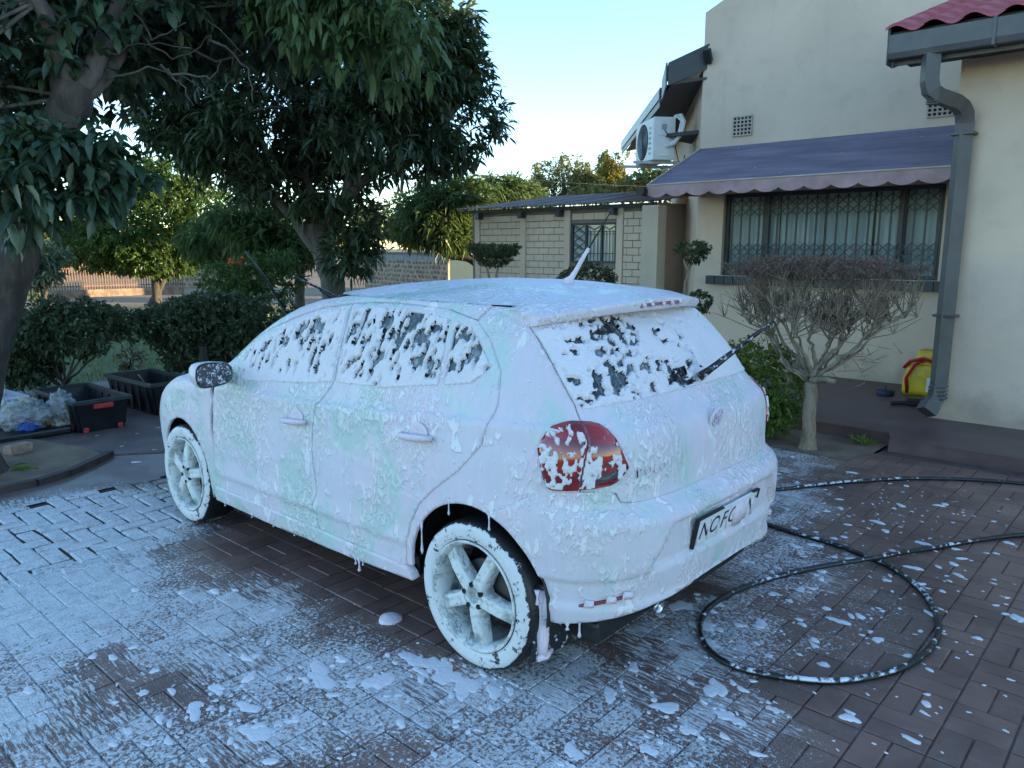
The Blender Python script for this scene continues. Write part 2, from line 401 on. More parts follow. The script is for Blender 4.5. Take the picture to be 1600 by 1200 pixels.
def wallpoly(name, outer, holes, y0, y1, mat, axis='xz', frame=None):
    """flat wall from an outline with openings, extruded to its thickness"""
    bm = bmesh.new(); es = []
    for loop in (outer, *holes):
        vs = [bm.verts.new((p[0], 0, p[1])) for p in loop]; es += [bm.edges.new((vs[i], vs[(i + 1) % len(vs)])) for i in range(len(vs))]
    bmesh.ops.triangle_fill(bm, use_beauty=True, edges=es, normal=(0, 1, 0))
    r_ = bmesh.ops.extrude_face_region(bm, geom=bm.faces[:]); nv = [v for v in r_['geom'] if isinstance(v, bmesh.types.BMVert)]
    for v in bm.verts: v.co.y = y0
    for v in nv: v.co.y = y1
    bmesh.ops.recalc_face_normals(bm, faces=bm.faces[:])
    if frame is not None:
        for v in bm.verts: v.co = frame @ v.co
    return link(name, bmmesh(name, bm, mat))
WX0, WX1, WZ0, WZ1 = .22, 2.84, 1.30, 2.36
wa = [(-.20, .05), (3.22, .05), (3.22, 4.66), (0.2, 5.95), (-4.2, 4.05), (-4.2, 3.0), (-.20, 3.0)]
hp(wallpoly('wall', [(-6.5, .05), (3.22, .05), (3.22, 4.66), (.2, 5.95), (-6.5, 4.2)], [[(WX0, WZ0), (WX1, WZ0), (WX1, WZ1), (WX0, WZ1)]], -6.70, -6.95, M_wall))
hp(wallpoly('wing_wall', [(-14, .05), (-.21, .05), (-.21, 3.26), (-14, 3.26)], [], -4.97, -5.20, M_wall))  # wing carried on out of view so that it shades the car
mb = MB(); mb.box((-.455, -6.69, .05), (-.212, -5.205, 3.5)); hp(mb.obj('wing_side_wall', M_wall))
hp(MB().prism([(3.15, -6.955, 4.45), (.2, -6.955, 5.75), (-6.4, -6.955, 4.0), (-6.4, -6.955, 3.3), (3.15, -6.955, 3.3)], (0, -7.5, 0)).obj('sun_blocking_roof', M_tile))  # unseen roof mass, added to keep the low sun off the mango crown
# angled end wall with the eave over it
e_ = Vector((.565, -.825, 0)); nB = Vector((.825, .565, 0)); c1 = Vector((3.218, -6.71, 0))
FB = Matrix(((e_.x, -nB.x, 0, c1.x), (e_.y, -nB.y, 0, c1.y), (0, 0, 1, 0), (0, 0, 0, 1)))     # local x along the wall, y into the house
o = hp(wallpoly('end_wall', [(0.01, .05), (5.4, .05), (5.4, 4.0), (0.01, 4.0)], [], .0, .25, M_wall, frame=FB))
def inB(*pts): return [FB @ Vector(p) for p in pts]
# eave: soffit, fascia boards, white lined gutter edge, roof sheet
mb = MB(); mb.prism(inB((-.05, .25, 3.86), (-.02, -.42, 3.78), (5.7, -.92, 3.62), (5.7, .25, 3.86)), (0, 0, .03)); hp(mb.obj('soffit', M_soff))
mb = MB(); mb.prism(inB((-.06, .28, 4.34), (-.03, -.46, 4.03), (.98, -.46, 4.00), (.98, .28, 4.34)), (0, 0, .03)); hp(mb.obj('roof_sheet', M_dark))
mb = MB(); mb.prism(inB((1.0, .28, 4.28), (1.0, -.48, 3.92), (5.8, -1.0, 3.80), (5.8, .28, 4.28)), (0, 0, .03)); hp(mb.obj('roof_sheet', M_dark))
mb = MB(); mb.prism(inB((-.03, -.47, 3.76), (.97, -.47, 3.74), (.97, -.47, 4.03), (-.03, -.47, 4.06)), tuple(-nB * -.02)); hp(mb.obj('fascia_board', M_dark))
mb = MB(); mb.prism(inB((-.04, -.46, 3.77), (-.04, -.46, 4.05), (-.04, .27, 4.36), (-.04, .27, 4.05)), tuple(e_ * .02)); hp(mb.obj('barge_board', M_dark))
mb = MB(); mb.prism(inB((1.0, -.49, 3.68), (5.8, -1.01, 3.58), (5.8, -1.01, 3.84), (1.0, -.49, 3.95)), tuple(-nB * -.02)); hp(mb.obj('fascia_board', M_dark))
M_pale = simple('pale_gutter_lining', (.55, .55, .54), .5, .15)
mb = MB(); mb.prism(inB((1.0, -.515, 3.78), (5.8, -1.035, 3.67), (5.8, -1.035, 3.80), (1.0, -.515, 3.92)), tuple(nB * .012)); hp(mb.obj('gutter_lining', M_pale))
# window: frame, mullions, panes, curtain, lattice
WN = empty('window', (0, 0, 0)); hp(WN)
def wbox(nm, lo, hi, mat, bev=.004): return hp(MB().box(lo, hi, bev).obj(nm, mat), WN)
y = -6.80
wbox('frame', (WX0, y - .03, WZ1 - .05), (WX1, y + .03, WZ1), M_dark); wbox('frame', (WX0, y - .03, WZ0), (WX1, y + .03, WZ0 + .045), M_dark)
wbox('frame', (WX0, y - .031, WZ0 + .046), (WX0 + .05, y + .031, WZ1 - .051), M_dark); wbox('frame', (WX1 - .05, y - .031, WZ0 + .046), (WX1, y + .031, WZ1 - .051), M_dark)
for x in (2.28, .66): wbox('mullion', (x - .04, y - .032, WZ0 + .046), (x + .04, y + .034, WZ1 - .051), M_dark)
t = NT('window_glass'); gl = t.n('BsdfGlossy', (.9, .95, 1, 1), .02); tr = t.n('BsdfTransparent', (.80, .86, .88, 1)); M_pane = t.done(t.n('MixShader', t.n('LayerWeight', .10).outputs['Fresnel'], tr, gl))
for a, b in ((WX0 + .051, .619), (.701, 2.239), (2.321, WX1 - .051)): wbox('pane', (a, y - .006, WZ0 + .046), (b, y - .002, WZ1 - .051), M_pane, 0)
t = NT('net_curtain'); P = t.pos(); n = t.noise(t.mapping(P, (9, 1, .4)), 1, 4, .6); M_curt = t.done(t.bsdf(t.mix(t.ramp(n, .3, .7), (.74, .74, .72), (.92, .92, .90)), .9))
for k, (a, b) in enumerate(((.20, .98), (1.0, 1.55), (1.57, 2.12), (2.14, 2.86))):
    rows = []
    for i in range(60):
        x = a + (b - a) * i / 59; d = .028 * math.sin(i * .95 + k) + .014 * math.sin(i * 2.3); rows.append([(x, -6.885 + d, WZ0 - .05), (x, -6.885 + d * .7, 1.9), (x, -6.885 + d * .5, WZ1 + .05)])
    hp(MB().grid(rows).obj('curtain', M_curt, None, True), WN)
hp(MB().box((-1.0, -9.2, .3), (4.0, -9.1, 3.2)).obj('room_back', M_soff)); hp(MB().box((-.19, -9.1, .3), (-.1, -6.96, 3.2)).obj('room_side', M_soff)); hp(MB().box((3.3, -9.1, .3), (3.4, -7.2, 3.2)).obj('room_side', M_soff)); hp(MB().box((-1, -9.1, 3.2), (4, -6.96, 3.25)).obj('room_ceiling', M_soff))
# burglar lattice: uprights with a band of diamonds low and another high
yl = -6.735; nx = 20; x0, x1 = WX0 + .06, WX1 - .12
for k in range(nx + 1):
    x = x0 + (x1 - x0) * k / nx; wbox('lattice_bar', (x - .010, yl - .006, WZ0 + .06), (x + .010, yl + .006, WZ1 - .06), M_dark, 0)
for lo, hi, rows_ in ((WZ0 + .09, WZ0 + .42, 3), (WZ1 - .30, WZ1 - .08, 2)):
    dz = (hi - lo) / rows_; dx = (x1 - x0) / nx
    for k in range(nx):
        for r_ in range(rows_):
            xa = x0 + dx * k; za = lo + dz * r_
            for up in (0, 1):
                mb = MB(); mb.tube([(xa, yl + .010, za + (0 if up else dz)), (xa + dx, yl + .010, za + (dz if up else 0))], .0078, 4); hp(mb.obj('lattice_link', M_dark), WN)
hp(MB().box((WX0 - .02, y + .031, WZ0 + .02), (WX1 + .02, y + .05, WZ0 + .05)).obj('lattice_rail', M_dark), WN)
sb = 22
for k in range(sb):
    a = .10 + (3.0 - .10) * k / sb; mb = MB(); mb.box((a, -6.76, 1.185), (a + 2.9 / sb - .006, -6.585 + random.uniform(-.004, .004), 1.293 + random.uniform(-.003, .003)), .006); hp(mb.obj('sill_brick', M_dark))
# air bricks
M_vent = simple('vent_terracotta', (.46, .38, .30), .8, .15); M_void = simple('void', (.02, .018, .016), .9, .1)
for cx, cz in ((2.625, 3.195), (.35, 3.18)):
    A = empty('air_brick', (0, 0, 0)); hp(A)
    hp(MB().box((cx - .125, -6.699, cz - .115), (cx + .125, -6.688, cz + .115)).obj('vent_back', M_void), A)
    for i in range(6): q = cx - .125 + .05 * i; hp(MB().box((max(cx - .13, q - .009), -6.696, cz - .12), (min(cx + .13, q + .009), -6.676, cz + .12)).obj('vent_bar', M_vent), A)
    for i in range(6): q = cz - .115 + .046 * i; hp(MB().box((cx - .129, -6.695, q - .008), (cx + .129, -6.674, q + .008)).obj('vent_bar', M_vent), A)
# wing roof: tiles, gutter, fascia, downpipe
RS = .333
def rz_(y): return 3.47 + (-4.42 - y) * RS
ROOF = empty('wing_roof', (0, 0, 0)); hp(ROOF)
mb = MB(); mb.prism([(.24, -4.50, rz_(-4.5) - .05), (.24, -9.6, rz_(-9.6) - .05), (-14, -9.6, rz_(-9.6) - .05), (-14, -4.50, rz_(-4.5) - .05)], (0, 0, .02)); hp(mb.obj('roof_deck', M_soff), ROOF)  # deck also lengthened out of view for the shade it casts
def tile_mesh():
    mb = MB(); rows = []
    for i in range(13):
        u = i / 12; x = -.30 * u; hgt = .030 * math.sin(u * 2 * math.pi) + .012
        rows.append([(x, 0, hgt - .022), (x, .004, hgt), (x, -.19, hgt - .004 + .19 * RS), (x, -.38, hgt - .012 + .38 * RS)])
    mb.grid(rows); return mb.mesh('roof_tile', M_tile, True)
TM = tile_mesh(); bV, bF, nv_ = [], [], 0
tv = np.array([v.co[:] for v in TM.vertices]); tf = np.array([p.vertices[:] for p in TM.polygons])
for r_ in range(15):
    for c in range(47):
        x = .26 - c * .285; yy = -4.40 - r_ * .335; p = (x, yy, rz_(yy) + .012)
        if c < 9 and r_ < 8:
            o = link('roof_tile', TM, None, p); o.rotation_euler = (random.gauss(0, .01), 0, random.gauss(0, .01)); o.parent = ROOF
        else: bV.append(tv + p); bF.append(tf + nv_); nv_ += len(tv)
o = link('roof_tiling', npmesh('roof_tiling', np.concatenate(bV), np.concatenate(bF), M_tile)); o.parent = ROOF; o['kind'] = 'stuff'
# dark verge trim
hp(MB().prism([(.245, -4.42, rz_(-4.42) - .09), (.245, -9.6, rz_(-9.6) - .09), (.245, -9.6, rz_(-9.6) + .04), (.245, -4.42, rz_(-4.42) + .04)], (-.02, 0, 0)).obj('verge_trim', M_dark), ROOF)
hp(MB().box((-14, -4.97, 3.262), (.20, -4.56, 3.285)).obj('soffit', M_soff)); hp(MB().box((-14, -4.555, 3.20), (.215, -4.530, 3.44)).obj('fascia_board', M_gut))
g = [(-4.525, 3.42), (-4.525, 3.235), (-4.41, 3.235), (-4.395, 3.28), (-4.395, 3.425), (-4.41, 3.425), (-4.41, 3.285), (-4.42, 3.25), (-4.51, 3.25), (-4.51, 3.42)]
GUT = hp(MB().prism([(.225, a, b) for a, b in g], (-14.2, 0, 0)).obj('gutter', M_gut))
hp(MB().box((.2255, -4.53, 3.19), (.235, -4.39, 3.43), .003).obj('gutter_end_cap', M_gut))
for x in (-.55, -1.4, -2.3): hp(MB().box((x - .012, -4.535, 3.225), (x + .012, -4.385, 3.44), .003).obj('gutter_bracket', M_gut))
hp(MB().prism([(.24, -4.56, 3.19), (.24, -6.0, 3.62), (.24, -6.0, 3.80), (.24, -4.56, 3.44)], (-.02, 0, 0)).obj('barge_board', M_gut))
DP = empty('downpipe', (0, 0, 0)); hp(DP)
hp(MB().sqtube([(-.10, -4.46, 3.24), (-.10, -4.46, 3.03), (-.115, -4.475, 2.955), (-.15, -4.52, 2.915), (-.24, -4.72, 2.88), (-.275, -4.81, 2.85), (-.295, -4.86, 2.80), (-.30, -4.885, 2.72), (-.30, -4.885, .42), (-.295, -4.87, .33), (-.27, -4.80, .24)], .115, .10, (.6, -.8, 0)).obj('pipe', M_gut), DP)
hp(MB().sqtube([(-.27, -4.80, .26), (-.25, -4.74, .19)], .135, .12, (.6, -.8, 0)).obj('shoe', M_gut), DP)
for z in (.30, .335, .37, .405): hp(MB().box((-.368, -4.955, z), (-.232, -4.812, z + .012)).obj('pipe_rib', M_gut), DP)
for z in (1.05, 2.62): hp(MB().box((-.395, -4.968, z), (-.205, -4.818, z + .022), .003).obj('pipe_clip', M_gut), DP)
for k in range(6):
    u = k / 5; hp(MB().box((-.180 + .012 * u, -4.545 - .012 * u, 2.845 + .017 * k), (-.085, -4.46, 2.851 + .017 * k)).obj('pipe_rib', M_gut), DP)
# small floodlight at the corner
FL = empty('floodlight', (3.12, -6.70, 4.05), 0, 'small black floodlight on the high corner of the tan wall', 'floodlight')
MB().box((-.05, .05, -.02), (.05, .11, .14), .012, Matrix.Rotation(R(-25), 3, 'X')).obj('lamp_body', M_black_, FL); MB().tube([(0, .0, -.02), (0, .06, -.03), (0, .09, .0)], .02, 8).obj('arm', M_black_, FL)
# ---- awning
AW = empty('awning', (1.6, -6.69, 2.96), 0, 'faded purple window awning with pink scalloped valance', 'awning')
AI = Matrix.Translation((-1.6, 6.69, -2.96))
def ap_(o): o.parent = AW; o.matrix_parent_inverse = AI; return o
t = NT('awning_canvas'); P = t.pos(); n = t.noise(t.mapping(P, (1, 6, 6), (0, 0, .3)), 1.2, 4, .6); f = t.noise(P, 90, 3)
M_awn = t.done(t.bsdf(t.mix(t.ramp(n, .3, .7), (.125, .108, .150), (.21, .180, .235)), .85, Normal=t.bump(f, .2, .004)))
M_val = simple('valance_canvas', (.40, .27, .28), .85, .25, 4); M_pip = simple('beige_piping', (.48, .42, .36), .8, .2)
rows = []
for i in range(41):
    u = i / 40; xt = .17 + (3.20 - .17) * u; xf_ = -.06 + (3.36 + .06) * u
    rows.append([(xt + (xf_ - xt) * v_, -6.698 + 1.05 * v_, 2.96 - .53 * v_ - .02 * math.sin(math.pi * v_) - .006 * math.sin(u * 23) * v_) for v_ in (0, .2, .4, .6, .8, 1)])
ap_(MB().grid(rows).obj('canopy', M_awn, None, True))
NS = 12; rows = []
for i in range(NS * 12 + 1):
    u = i / (NS * 12); x = -.06 + 3.42 * u; d = .105 + .045 * abs(math.sin(math.pi * u * NS)) ** .8; sw = .012 * math.sin(u * 31)
    rows.append([(x, -5.648, 2.432), (x, -5.642 + sw * .5, 2.432 - d * .5), (x, -5.64 + sw, 2.432 - d)])
ap_(MB().grid(rows).obj('valance', M_val, None, True))
ap_(MB().tube([(-.065, -5.645, 2.437), (3.365, -5.645, 2.437)], .010, 6).obj('piping', M_pip)); ap_(MB().tube([(3.205, -6.69, 2.965), (3.365, -5.645, 2.437)], .009, 6).obj('piping', M_pip))
for xs, xe in ((3.20, 3.36), (.17, -.06)):
    ap_(MB().prism([(xs, -6.69, 2.955), (xe, -5.65, 2.43), (xe, -5.65, 2.31), (xs, -6.69, 2.34)], (.004, 0, 0)).obj('side_flap', M_val if xs > 1 else M_awn))
ap_(MB().tube([(3.40, -5.70, 2.36), (3.40, -5.55, 2.36)], .06, 10).obj('roller_end', M_black_))
for u, v_ in ((.1, .25), (.34, .5), (.62, .72), (.80, .12), (.97, .3), (.5, .9)):
    x = .17 + 3.03 * u; MBo = MB(); MBo.lathe([(.0, .006), (.010, .004), (.012, 0)], 8, Matrix.Translation((x - (.5 - u) * .3 * v_, -6.698 + 1.05 * v_, 2.965 - .53 * v_))); ap_(MBo.obj('eyelet', M_pale))
# ---- air conditioner on brackets
AC = empty('air_conditioner', FB @ Vector((1.0, -.55, 2.86)), math.atan2(e_.y, e_.x), 'white air conditioner outdoor unit on wall brackets under the eave', 'air conditioner')
M_acw = simple('white_enamel', (.72, .74, .73), .4, .1); M_acg = simple('grille_grey', (.35, .38, .39), .5, .2)
# local x along wall (away), local y out of the wall is -y
MB().box((-.42, -.17, .03), (.42, .15, .62), .018).obj('casing', M_acw, AC)
for k in range(9):
    MB().lathe([(.022 + .025 * k, .0), (.030 + .025 * k, .004), (.030 + .025 * k, -.004)], 28, Matrix.Translation((.08, -.178, .325)) @ Matrix.Rotation(R(90), 4, 'X')).obj('fan_grille', M_acg, AC)
MB().lathe([(.0, 0), (.255, 0)], 30, Matrix.Translation((.08, -.1715, .325)) @ Matrix.Rotation(R(90), 4, 'X')).obj('fan_opening', M_void, AC)
MB().box((-.433, -.10, .36), (-.421, .06, .54), .006).obj('service_cover', M_acw, AC); MB().box((-.434, -.06, .44), (-.430, .02, .52), .004).obj('label_plate', M_acg, AC); MB().box((-.436, -.09, .08), (-.421, .07, .30), .008).obj('valve_cover', M_acw, AC)
for k in range(6): MB().box((-.30 + .0 * k, -.176, .12 + k * .07), (-.22, -.171, .15 + k * .07), .002).obj('louvre', M_acg, AC)
MB().tube([(-.44, .05, .22), (-.50, .10, .25), (-.52, .20, .38), (-.50, .24, .55), (-.44, .22, .64), (-.2, .22, .66)], .028, 8).obj('insulated_pipe', M_acw, AC, True); MB().tube([(-.44, .0, .20), (-.49, .16, .32), (-.46, .22, .56), (-.4, .18, .63)], .022, 8).obj('insulated_pipe', M_acw, AC, True)
MB().tube([(-.435, -.02, .44), (-.47, .03, .36), (-.50, .10, .30), (-.48, .18, .02), (-.44, .26, -.04), (-.42, .3, .1)], .007, 6).obj('cable', M_black_, AC, True)
for x in (-.30, .30): MB().box((x - .02, -.42, -.012), (x + .02, .52, .028), .004).obj('wall_bracket', M_pale, AC)
AC.scale = (1, -1, 1); AC.rotation_euler.z += R(16)
# ---- outbuilding of precast blocks
OY = -7.42; OX0, OX1 = 4.36, 8.25; OZ = 2.30
OB = empty('outbuilding', (6.3, OY, 0), 0, 'low outbuilding of pale brick-pattern panels with corrugated roof', 'outbuilding'); OI = Matrix.Translation((-6.3, -OY, 0))
def op(o, p=None):
    o.parent = p or OB
    if p is None: o.matrix_parent_inverse = OI
    return o
M_prec = wallmat('precast_concrete', (.66, .53, .41), (.52, .41, .31)); M_mort = simple('joint_mortar', (.22, .19, .16), .9, .2)  # joint colour is one even tone, darker than the bricks
owx0, owx1, owz0, owz1 = 5.02, 5.93, 1.42, 2.06
op(wallpoly('wall_core', [(OX0, 0), (OX1, 0), (OX1, OZ), (OX0, OZ)], [[(owx0, owz0), (owx1, owz0), (owx1, owz1), (owx0, owz1)]], OY - .012, OY - .14, M_mort))
op(MB().box((OX0 + .01, OY - .011, 0), (OX1 - .01, OY + .005, .985)).obj('lower_wall', M_prec))
posts = [OX0 + .06, 4.95, 6.00, 6.98, 7.98 + .12]
for x in posts: op(MB().box((x - .06, OY - .009, .99), (x + .06, OY + .030, OZ), .008).obj('post', M_prec))
BL, BH = .225, .112; bms = {}
for r_ in range(12):
    z0 = .99 + r_ * BH
    if z0 + BH > OZ - .01: break
    for i in range(len(posts) - 1):
        a, b = posts[i] + .063, posts[i + 1] - .063; x = a - (BL / 2 if r_ % 2 else 0)
        while x < b - .02:
            xa, xb_ = max(x, a), min(x + BL, b); x += BL
            if xb_ - xa < .03: continue
            if xb_ > owx0 and xa < owx1 and z0 + BH > owz0 and z0 < owz1: 
                if xa < owx0 - .04: xb_ = owx0 - .004
                elif xb_ > owx1 + .04: xa = owx1 + .004
                else: continue
            L_ = round(xb_ - xa - .009, 3)
            if L_ not in bms: bms[L_] = MB().box((-L_ / 2, -.009, .0045), (L_ / 2, .009, BH - .0055), .005).mesh('brick', M_prec)
            o = link('brick', bms[L_], None, ((xa + xb_) / 2, OY - .003 + random.uniform(-.002, .003), z0)); op(o)
OW = empty('window', (0, 0, 0)); op(OW)
for lo, hi in (((owx0, OY - .06, owz0), (owx1, OY + .0, owz0 + .035)), ((owx0, OY - .06, owz1 - .035), (owx1, OY + .0, owz1)), ((owx0, OY - .061, owz0 + .036), (owx0 + .035, OY - .001, owz1 - .036)), ((owx1 - .035, OY - .061, owz0 + .036), (owx1, OY - .001, owz1 - .036)), ((5.30, OY - .059, owz0 + .036), (5.335, OY - .001, owz1 - .036)), ((5.61, OY - .059, owz0 + .036), (5.645, OY - .001, owz1 - .036))):
    op(MB().box(lo, hi, .003).obj('frame', M_dark), OW)
M_opane = NT('pale_curtained_glass'); M_opane = M_opane.done(M_opane.bsdf((.42, .50, .50), .12, Specular_IOR_Level=.6))
for a, b in ((owx0 + .036, 5.299), (5.336, 5.609), (5.646, owx1 - .036)): op(MB().box((a, OY - .05, owz0 + .036), (b, OY - .045, owz1 - .036)).obj('pane', M_opane), OW)
bars = []
for a in (5.105, 5.17, 5.235, 5.40, 5.475, 5.55): bars.append(((a, owz0 + .04), (a, owz1 - .12)))
for a in (5.36, 5.06): bars += [((a, owz1 - .14), (a + .24, owz1 - .14)), ((a, owz1 - .18), (a + .24, owz1 - .18)), ((a, owz1 - .05), (a + .12, owz1 - .11)), ((a + .12, owz1 - .11), (a + .24, owz1 - .05)), ((a, owz0 + .15), (a + .24, owz0 + .15))]
for k in range(4): bars += [((5.655, owz0 + .06 + k * .14), (5.885, owz0 + .20 + k * .14)), ((5.655, owz0 + .20 + k * .14), (5.885, owz0 + .06 + k * .14)), ((5.70, owz0 + .06 + k * .14), (5.885, owz0 + .16 + k * .14))]
for a, b in bars: op(MB().tube([(a[0], OY - .025, a[1]), (b[0], OY - .025, b[1])], .007, 4).obj('burglar_bar', M_dark), OW)
M_corr = simple('weathered_corrugated_iron', (.19, .12, .10), .6, .4, 2.5, .2, 30)
for k in range(6):
    rows = []
    for i in range(29):
        u = i / 28; x = OX0 - .25 + .72 * (k + u * 1.03); dz = .014 * math.sin(u * 2 * math.pi * 7 * 1.03)
        rows.append([(x, OY + .22, OZ + .05 + dz + k * .001), (x, OY - 2.6, OZ + .42 + dz + k * .001)])
    op(MB().grid(rows).obj('roof_sheet', M_corr, None, True))
op(MB().box((OX0 - .05, OY + .02, OZ - .02), (OX1 + .05, OY + .10, OZ + .035)).obj('wall_plate', M_soff))
for x in (4.98, 6.06, 6.9, 7.93): op(MB().box((x, OY + .03, OZ - .13), (x + .09, OY + .16, OZ - .021), .006).obj('rafter_end', M_dark))
for x in (OX0, OX1 - .12): op(MB().box((x, OY - 2.5, 0), (x + .12, OY - .141, OZ + .05)).obj('side_wall', M_prec))
# plastered stub between outbuilding and house
tag(MB().box((4.05, -7.30, -.03), (4.33, -7.06, 2.28), .01).obj('plaster_pier', wallmat('pier_plaster', (.60, .50, .40))), 'plain pale plastered pier between the outbuilding and the house', 'pier')
# yellow wall piece and stone boundary wall
p0_, p1_ = at(735, 436, 24.5), at(703, 436, 25.5)
M_yel = wallmat('yellow_plaster', (.66, .50, .28), (.5, .38, .22)); dv = (p1_ - p0_); dv.z = 0
tag(MB().prism([(p0_.x - dv.x * 1.5, p0_.y - dv.y * 1.5, -.04), (p1_.x, p1_.y, -.04), (p1_.x, p1_.y, 1.62), (p0_.x - dv.x * 1.5, p0_.y - dv.y * 1.5, 1.62)], tuple(dv.cross(Vector((0, 0, 1))).normalized() * .2)).obj('yellow_wall', M_yel), 'plain yellow plastered wall behind the mango branch', 'wall')
def stone_wall(name, A, B, h, n_u, n_v, cop, label):
    A = Vector((A.x, A.y, 0)); B = Vector((B.x, B.y, 0)); d = B - A; L_ = d.length; d.normalize(); nn = Vector((-d.y, d.x, 0))
    if nn.dot(CAM - A) < 0: nn = -nn
    W_ = empty(name, A, math.atan2(d.y, d.x), label, 'wall'); sg = 1 if nn.dot(Vector((-d.y, d.x, 0))) > 0 else -1
    MB().box((0, -.15, -.05), (L_, .15, h)).obj('mortar_core', simple('pale_mortar', (.30, .235, .17), .9, .2), W_)
    if cop: MB().box((0, -.12, h + .001), (L_, .12, h + .22), .01).obj('block_course', simple('grey_block', (.20, .21, .22), .9, .25), W_); MB().box((-.05, -.2, h + .221), (L_ + .05, .2, h + .29), .01).obj('coping', simple('coping_concrete', (.16, .15, .14), .9, .25), W_)
    mats = [simple('field_stone', c_, .85, .35, 9, .4, 20) for c_ in ((.20, .13, .085), (.24, .165, .11), (.20, .095, .07), (.14, .115, .09), (.26, .19, .13))]; ms = []
    for k in range(10):
        mb = MB(); m = random.randint(6, 8); ring = [(math.cos(2 * math.pi * i / m) * random.uniform(.8, 1.05), math.sin(2 * math.pi * i / m) * random.uniform(.8, 1.05)) for i in range(m)]
        a = [mb.bm.verts.new((x, 0, z)) for x, z in ring]; b = [mb.bm.verts.new((x * .72, .45, z * .72)) for x, z in ring]; mb.bm.faces.new(b)
        for i in range(m): mb.bm.faces.new((a[i], a[(i + 1) % m], b[(i + 1) % m], b[i]))
        ms.append(mb.mesh('stone', mats[k % 5]))
    du, dv_ = L_ / n_u, h / n_v
    for i in range(n_u):
        for j in range(n_v):
            x = (i + .5 + (.5 if j % 2 else 0)) * du + random.uniform(-.2, .2) * du; z = (j + .5) * dv_ + random.uniform(-.12, .12) * dv_
            if x > L_ - .05: continue
            o = link('stone', random.choice(ms), W_, (x, sg * .148, z)); o.scale = (du * .5 * random.uniform(.72, .98), sg * .06, dv_ * .5 * random.uniform(.75, .98)); o.rotation_euler = (0, random.uniform(-.3, .3), 0)
stone_wall('stone_wall', at(706, 437, 27), at(575, 437, 33), 1.22, 26, 7, True, 'mortared field-stone wall with grey coping behind the mango trees')
stone_wall('stone_wall', at(420, 440, 33), at(255, 440, 34), 1.25, 24, 6, False, 'long field-stone wall behind the round clipped tree')
# garden fence far left
FA, FB_ = at(60, 440, 26), at(285, 440, 29); FA.z = FB_.z = .25
FN = empty('palisade_fence', (FA.x, FA.y, .0), 0, 'low brown picket fence on a stone footing at the far garden', 'fence'); M_pick = simple('rusty_steel', (.16, .085, .05), .8, .3); dF = FB_ - FA
for k in range(56):
    p = dF * (k / 55); big = k % 8 == 0; MB().box((-.014 - .012 * big, -.014, .0), (.014 + .012 * big, .014, .82 + .1 * big)).obj('post' if big else 'picket', M_pick, FN, loc=(p.x, p.y, .22))
for z in (.34, .96): MB().sqtube([(0, 0, z), (dF.x, dF.y, z)], .04, .04).obj('rail', M_pick, FN)
MB().sqtube([(0, 0, .09), (dF.x, dF.y, .09)], .3, .26).obj('footing', simple('footing_stone', (.20, .14, .10), .9, .4, 6, .5, 12), FN)
# overhead line
tag(MB().tube([at(560, 246, 30) + (at(1060, 292, 34) - at(560, 246, 30)) * (k / 16) + Vector((0, 0, -.25 * (1 - (k / 8 - 1) ** 2))) for k in range(17)], .012, 4).obj('overhead_wire', M_black_), 'thin overhead wire sagging across the sky above the outbuilding', 'wire')
# ================================================================== vegetation
def unit(v): return v / np.maximum(np.linalg.norm(v, axis=-1, keepdims=True), 1e-9)
def leaf_arrays(P, D, L, W, droop=.15, fold=.22, seg=1):
    """P base points, D directions (n,3), L, W lengths/widths (n,)"""
    n = len(P); D = unit(D); up = np.tile([0, 0, 1.], (n, 1)) + rng.normal(0, .35, (n, 3)); S = unit(np.cross(D, up)); N = np.cross(S, D)
    L = L[:, None]; W = W[:, None]; z = np.zeros((n, 3)); z[:, 2] = -1
    if seg == 1:
        a = P; m = P + D * L * .48 + z * droop * L * .25; b = m + S * W * .5 + N * W * fold; c = m - S * W * .5 + N * W * fold; tip = P + D * L * .97 + z * droop * L
        V = np.stack([a, b, tip, c], 1).reshape(-1, 3); k = np.arange(n)[:, None] * 4
        return V, np.concatenate([k + [[0, 1, 2]], k + [[0, 2, 3]]])
    m1 = P + D * L * .30 + z * droop * L * .10; m2 = P + D * L * .65 + z * droop * L * .42; tip = P + D * L * .97 + z * droop * L
    V = np.stack([P, m1 + S * W * .42 + N * W * fold, m1, m1 - S * W * .42 + N * W * fold, m2 + S * W * .46 + N * W * fold, m2, m2 - S * W * .46 + N * W * fold, tip], 1).reshape(-1, 3); k = np.arange(n)[:, None] * 8
    tri = [[0, 1, 2], [0, 2, 3], [1, 4, 5], [1, 5, 2], [2, 5, 6], [2, 6, 3], [4, 7, 5], [5, 7, 6]]
    return V, np.concatenate([k + [t_] for t_ in tri])
def lobes_sample(lobes, n, inner=.45, gap=0., freq=1.2, seed=3):
    """points through the volume of a union of ellipsoids, thinned by noise so that holes show"""
    vol = np.array([l[1] * l[2] * l[3] for l in lobes]) ** .7; out = []
    while sum(map(len, out)) < n:
        k = rng.choice(len(lobes), 4000, p=vol / vol.sum()); c = np.array([l[0][:] for l in lobes])[k]; r_ = np.array([l[1:4] for l in lobes])[k]
        d = unit(rng.normal(size=(4000, 3))); u = (inner ** 3 + (1 - inner ** 3) * rng.random((4000, 1))) ** (1 / 3)
        u = u * (.86 + .28 * fbm(d * 2.2 + k[:, None] * 5.1, seed, 2)[:, None])
        p = c + d * u * r_; nz = fbm(p * freq, seed + 5, 2)
        kp = nz > gap; out.append(np.concatenate([p[kp], (d / r_ * r_.mean(1, keepdims=True))[kp]], 1))
    a = np.concatenate(out)[:n]; return a[:, :3], unit(a[:, 3:])
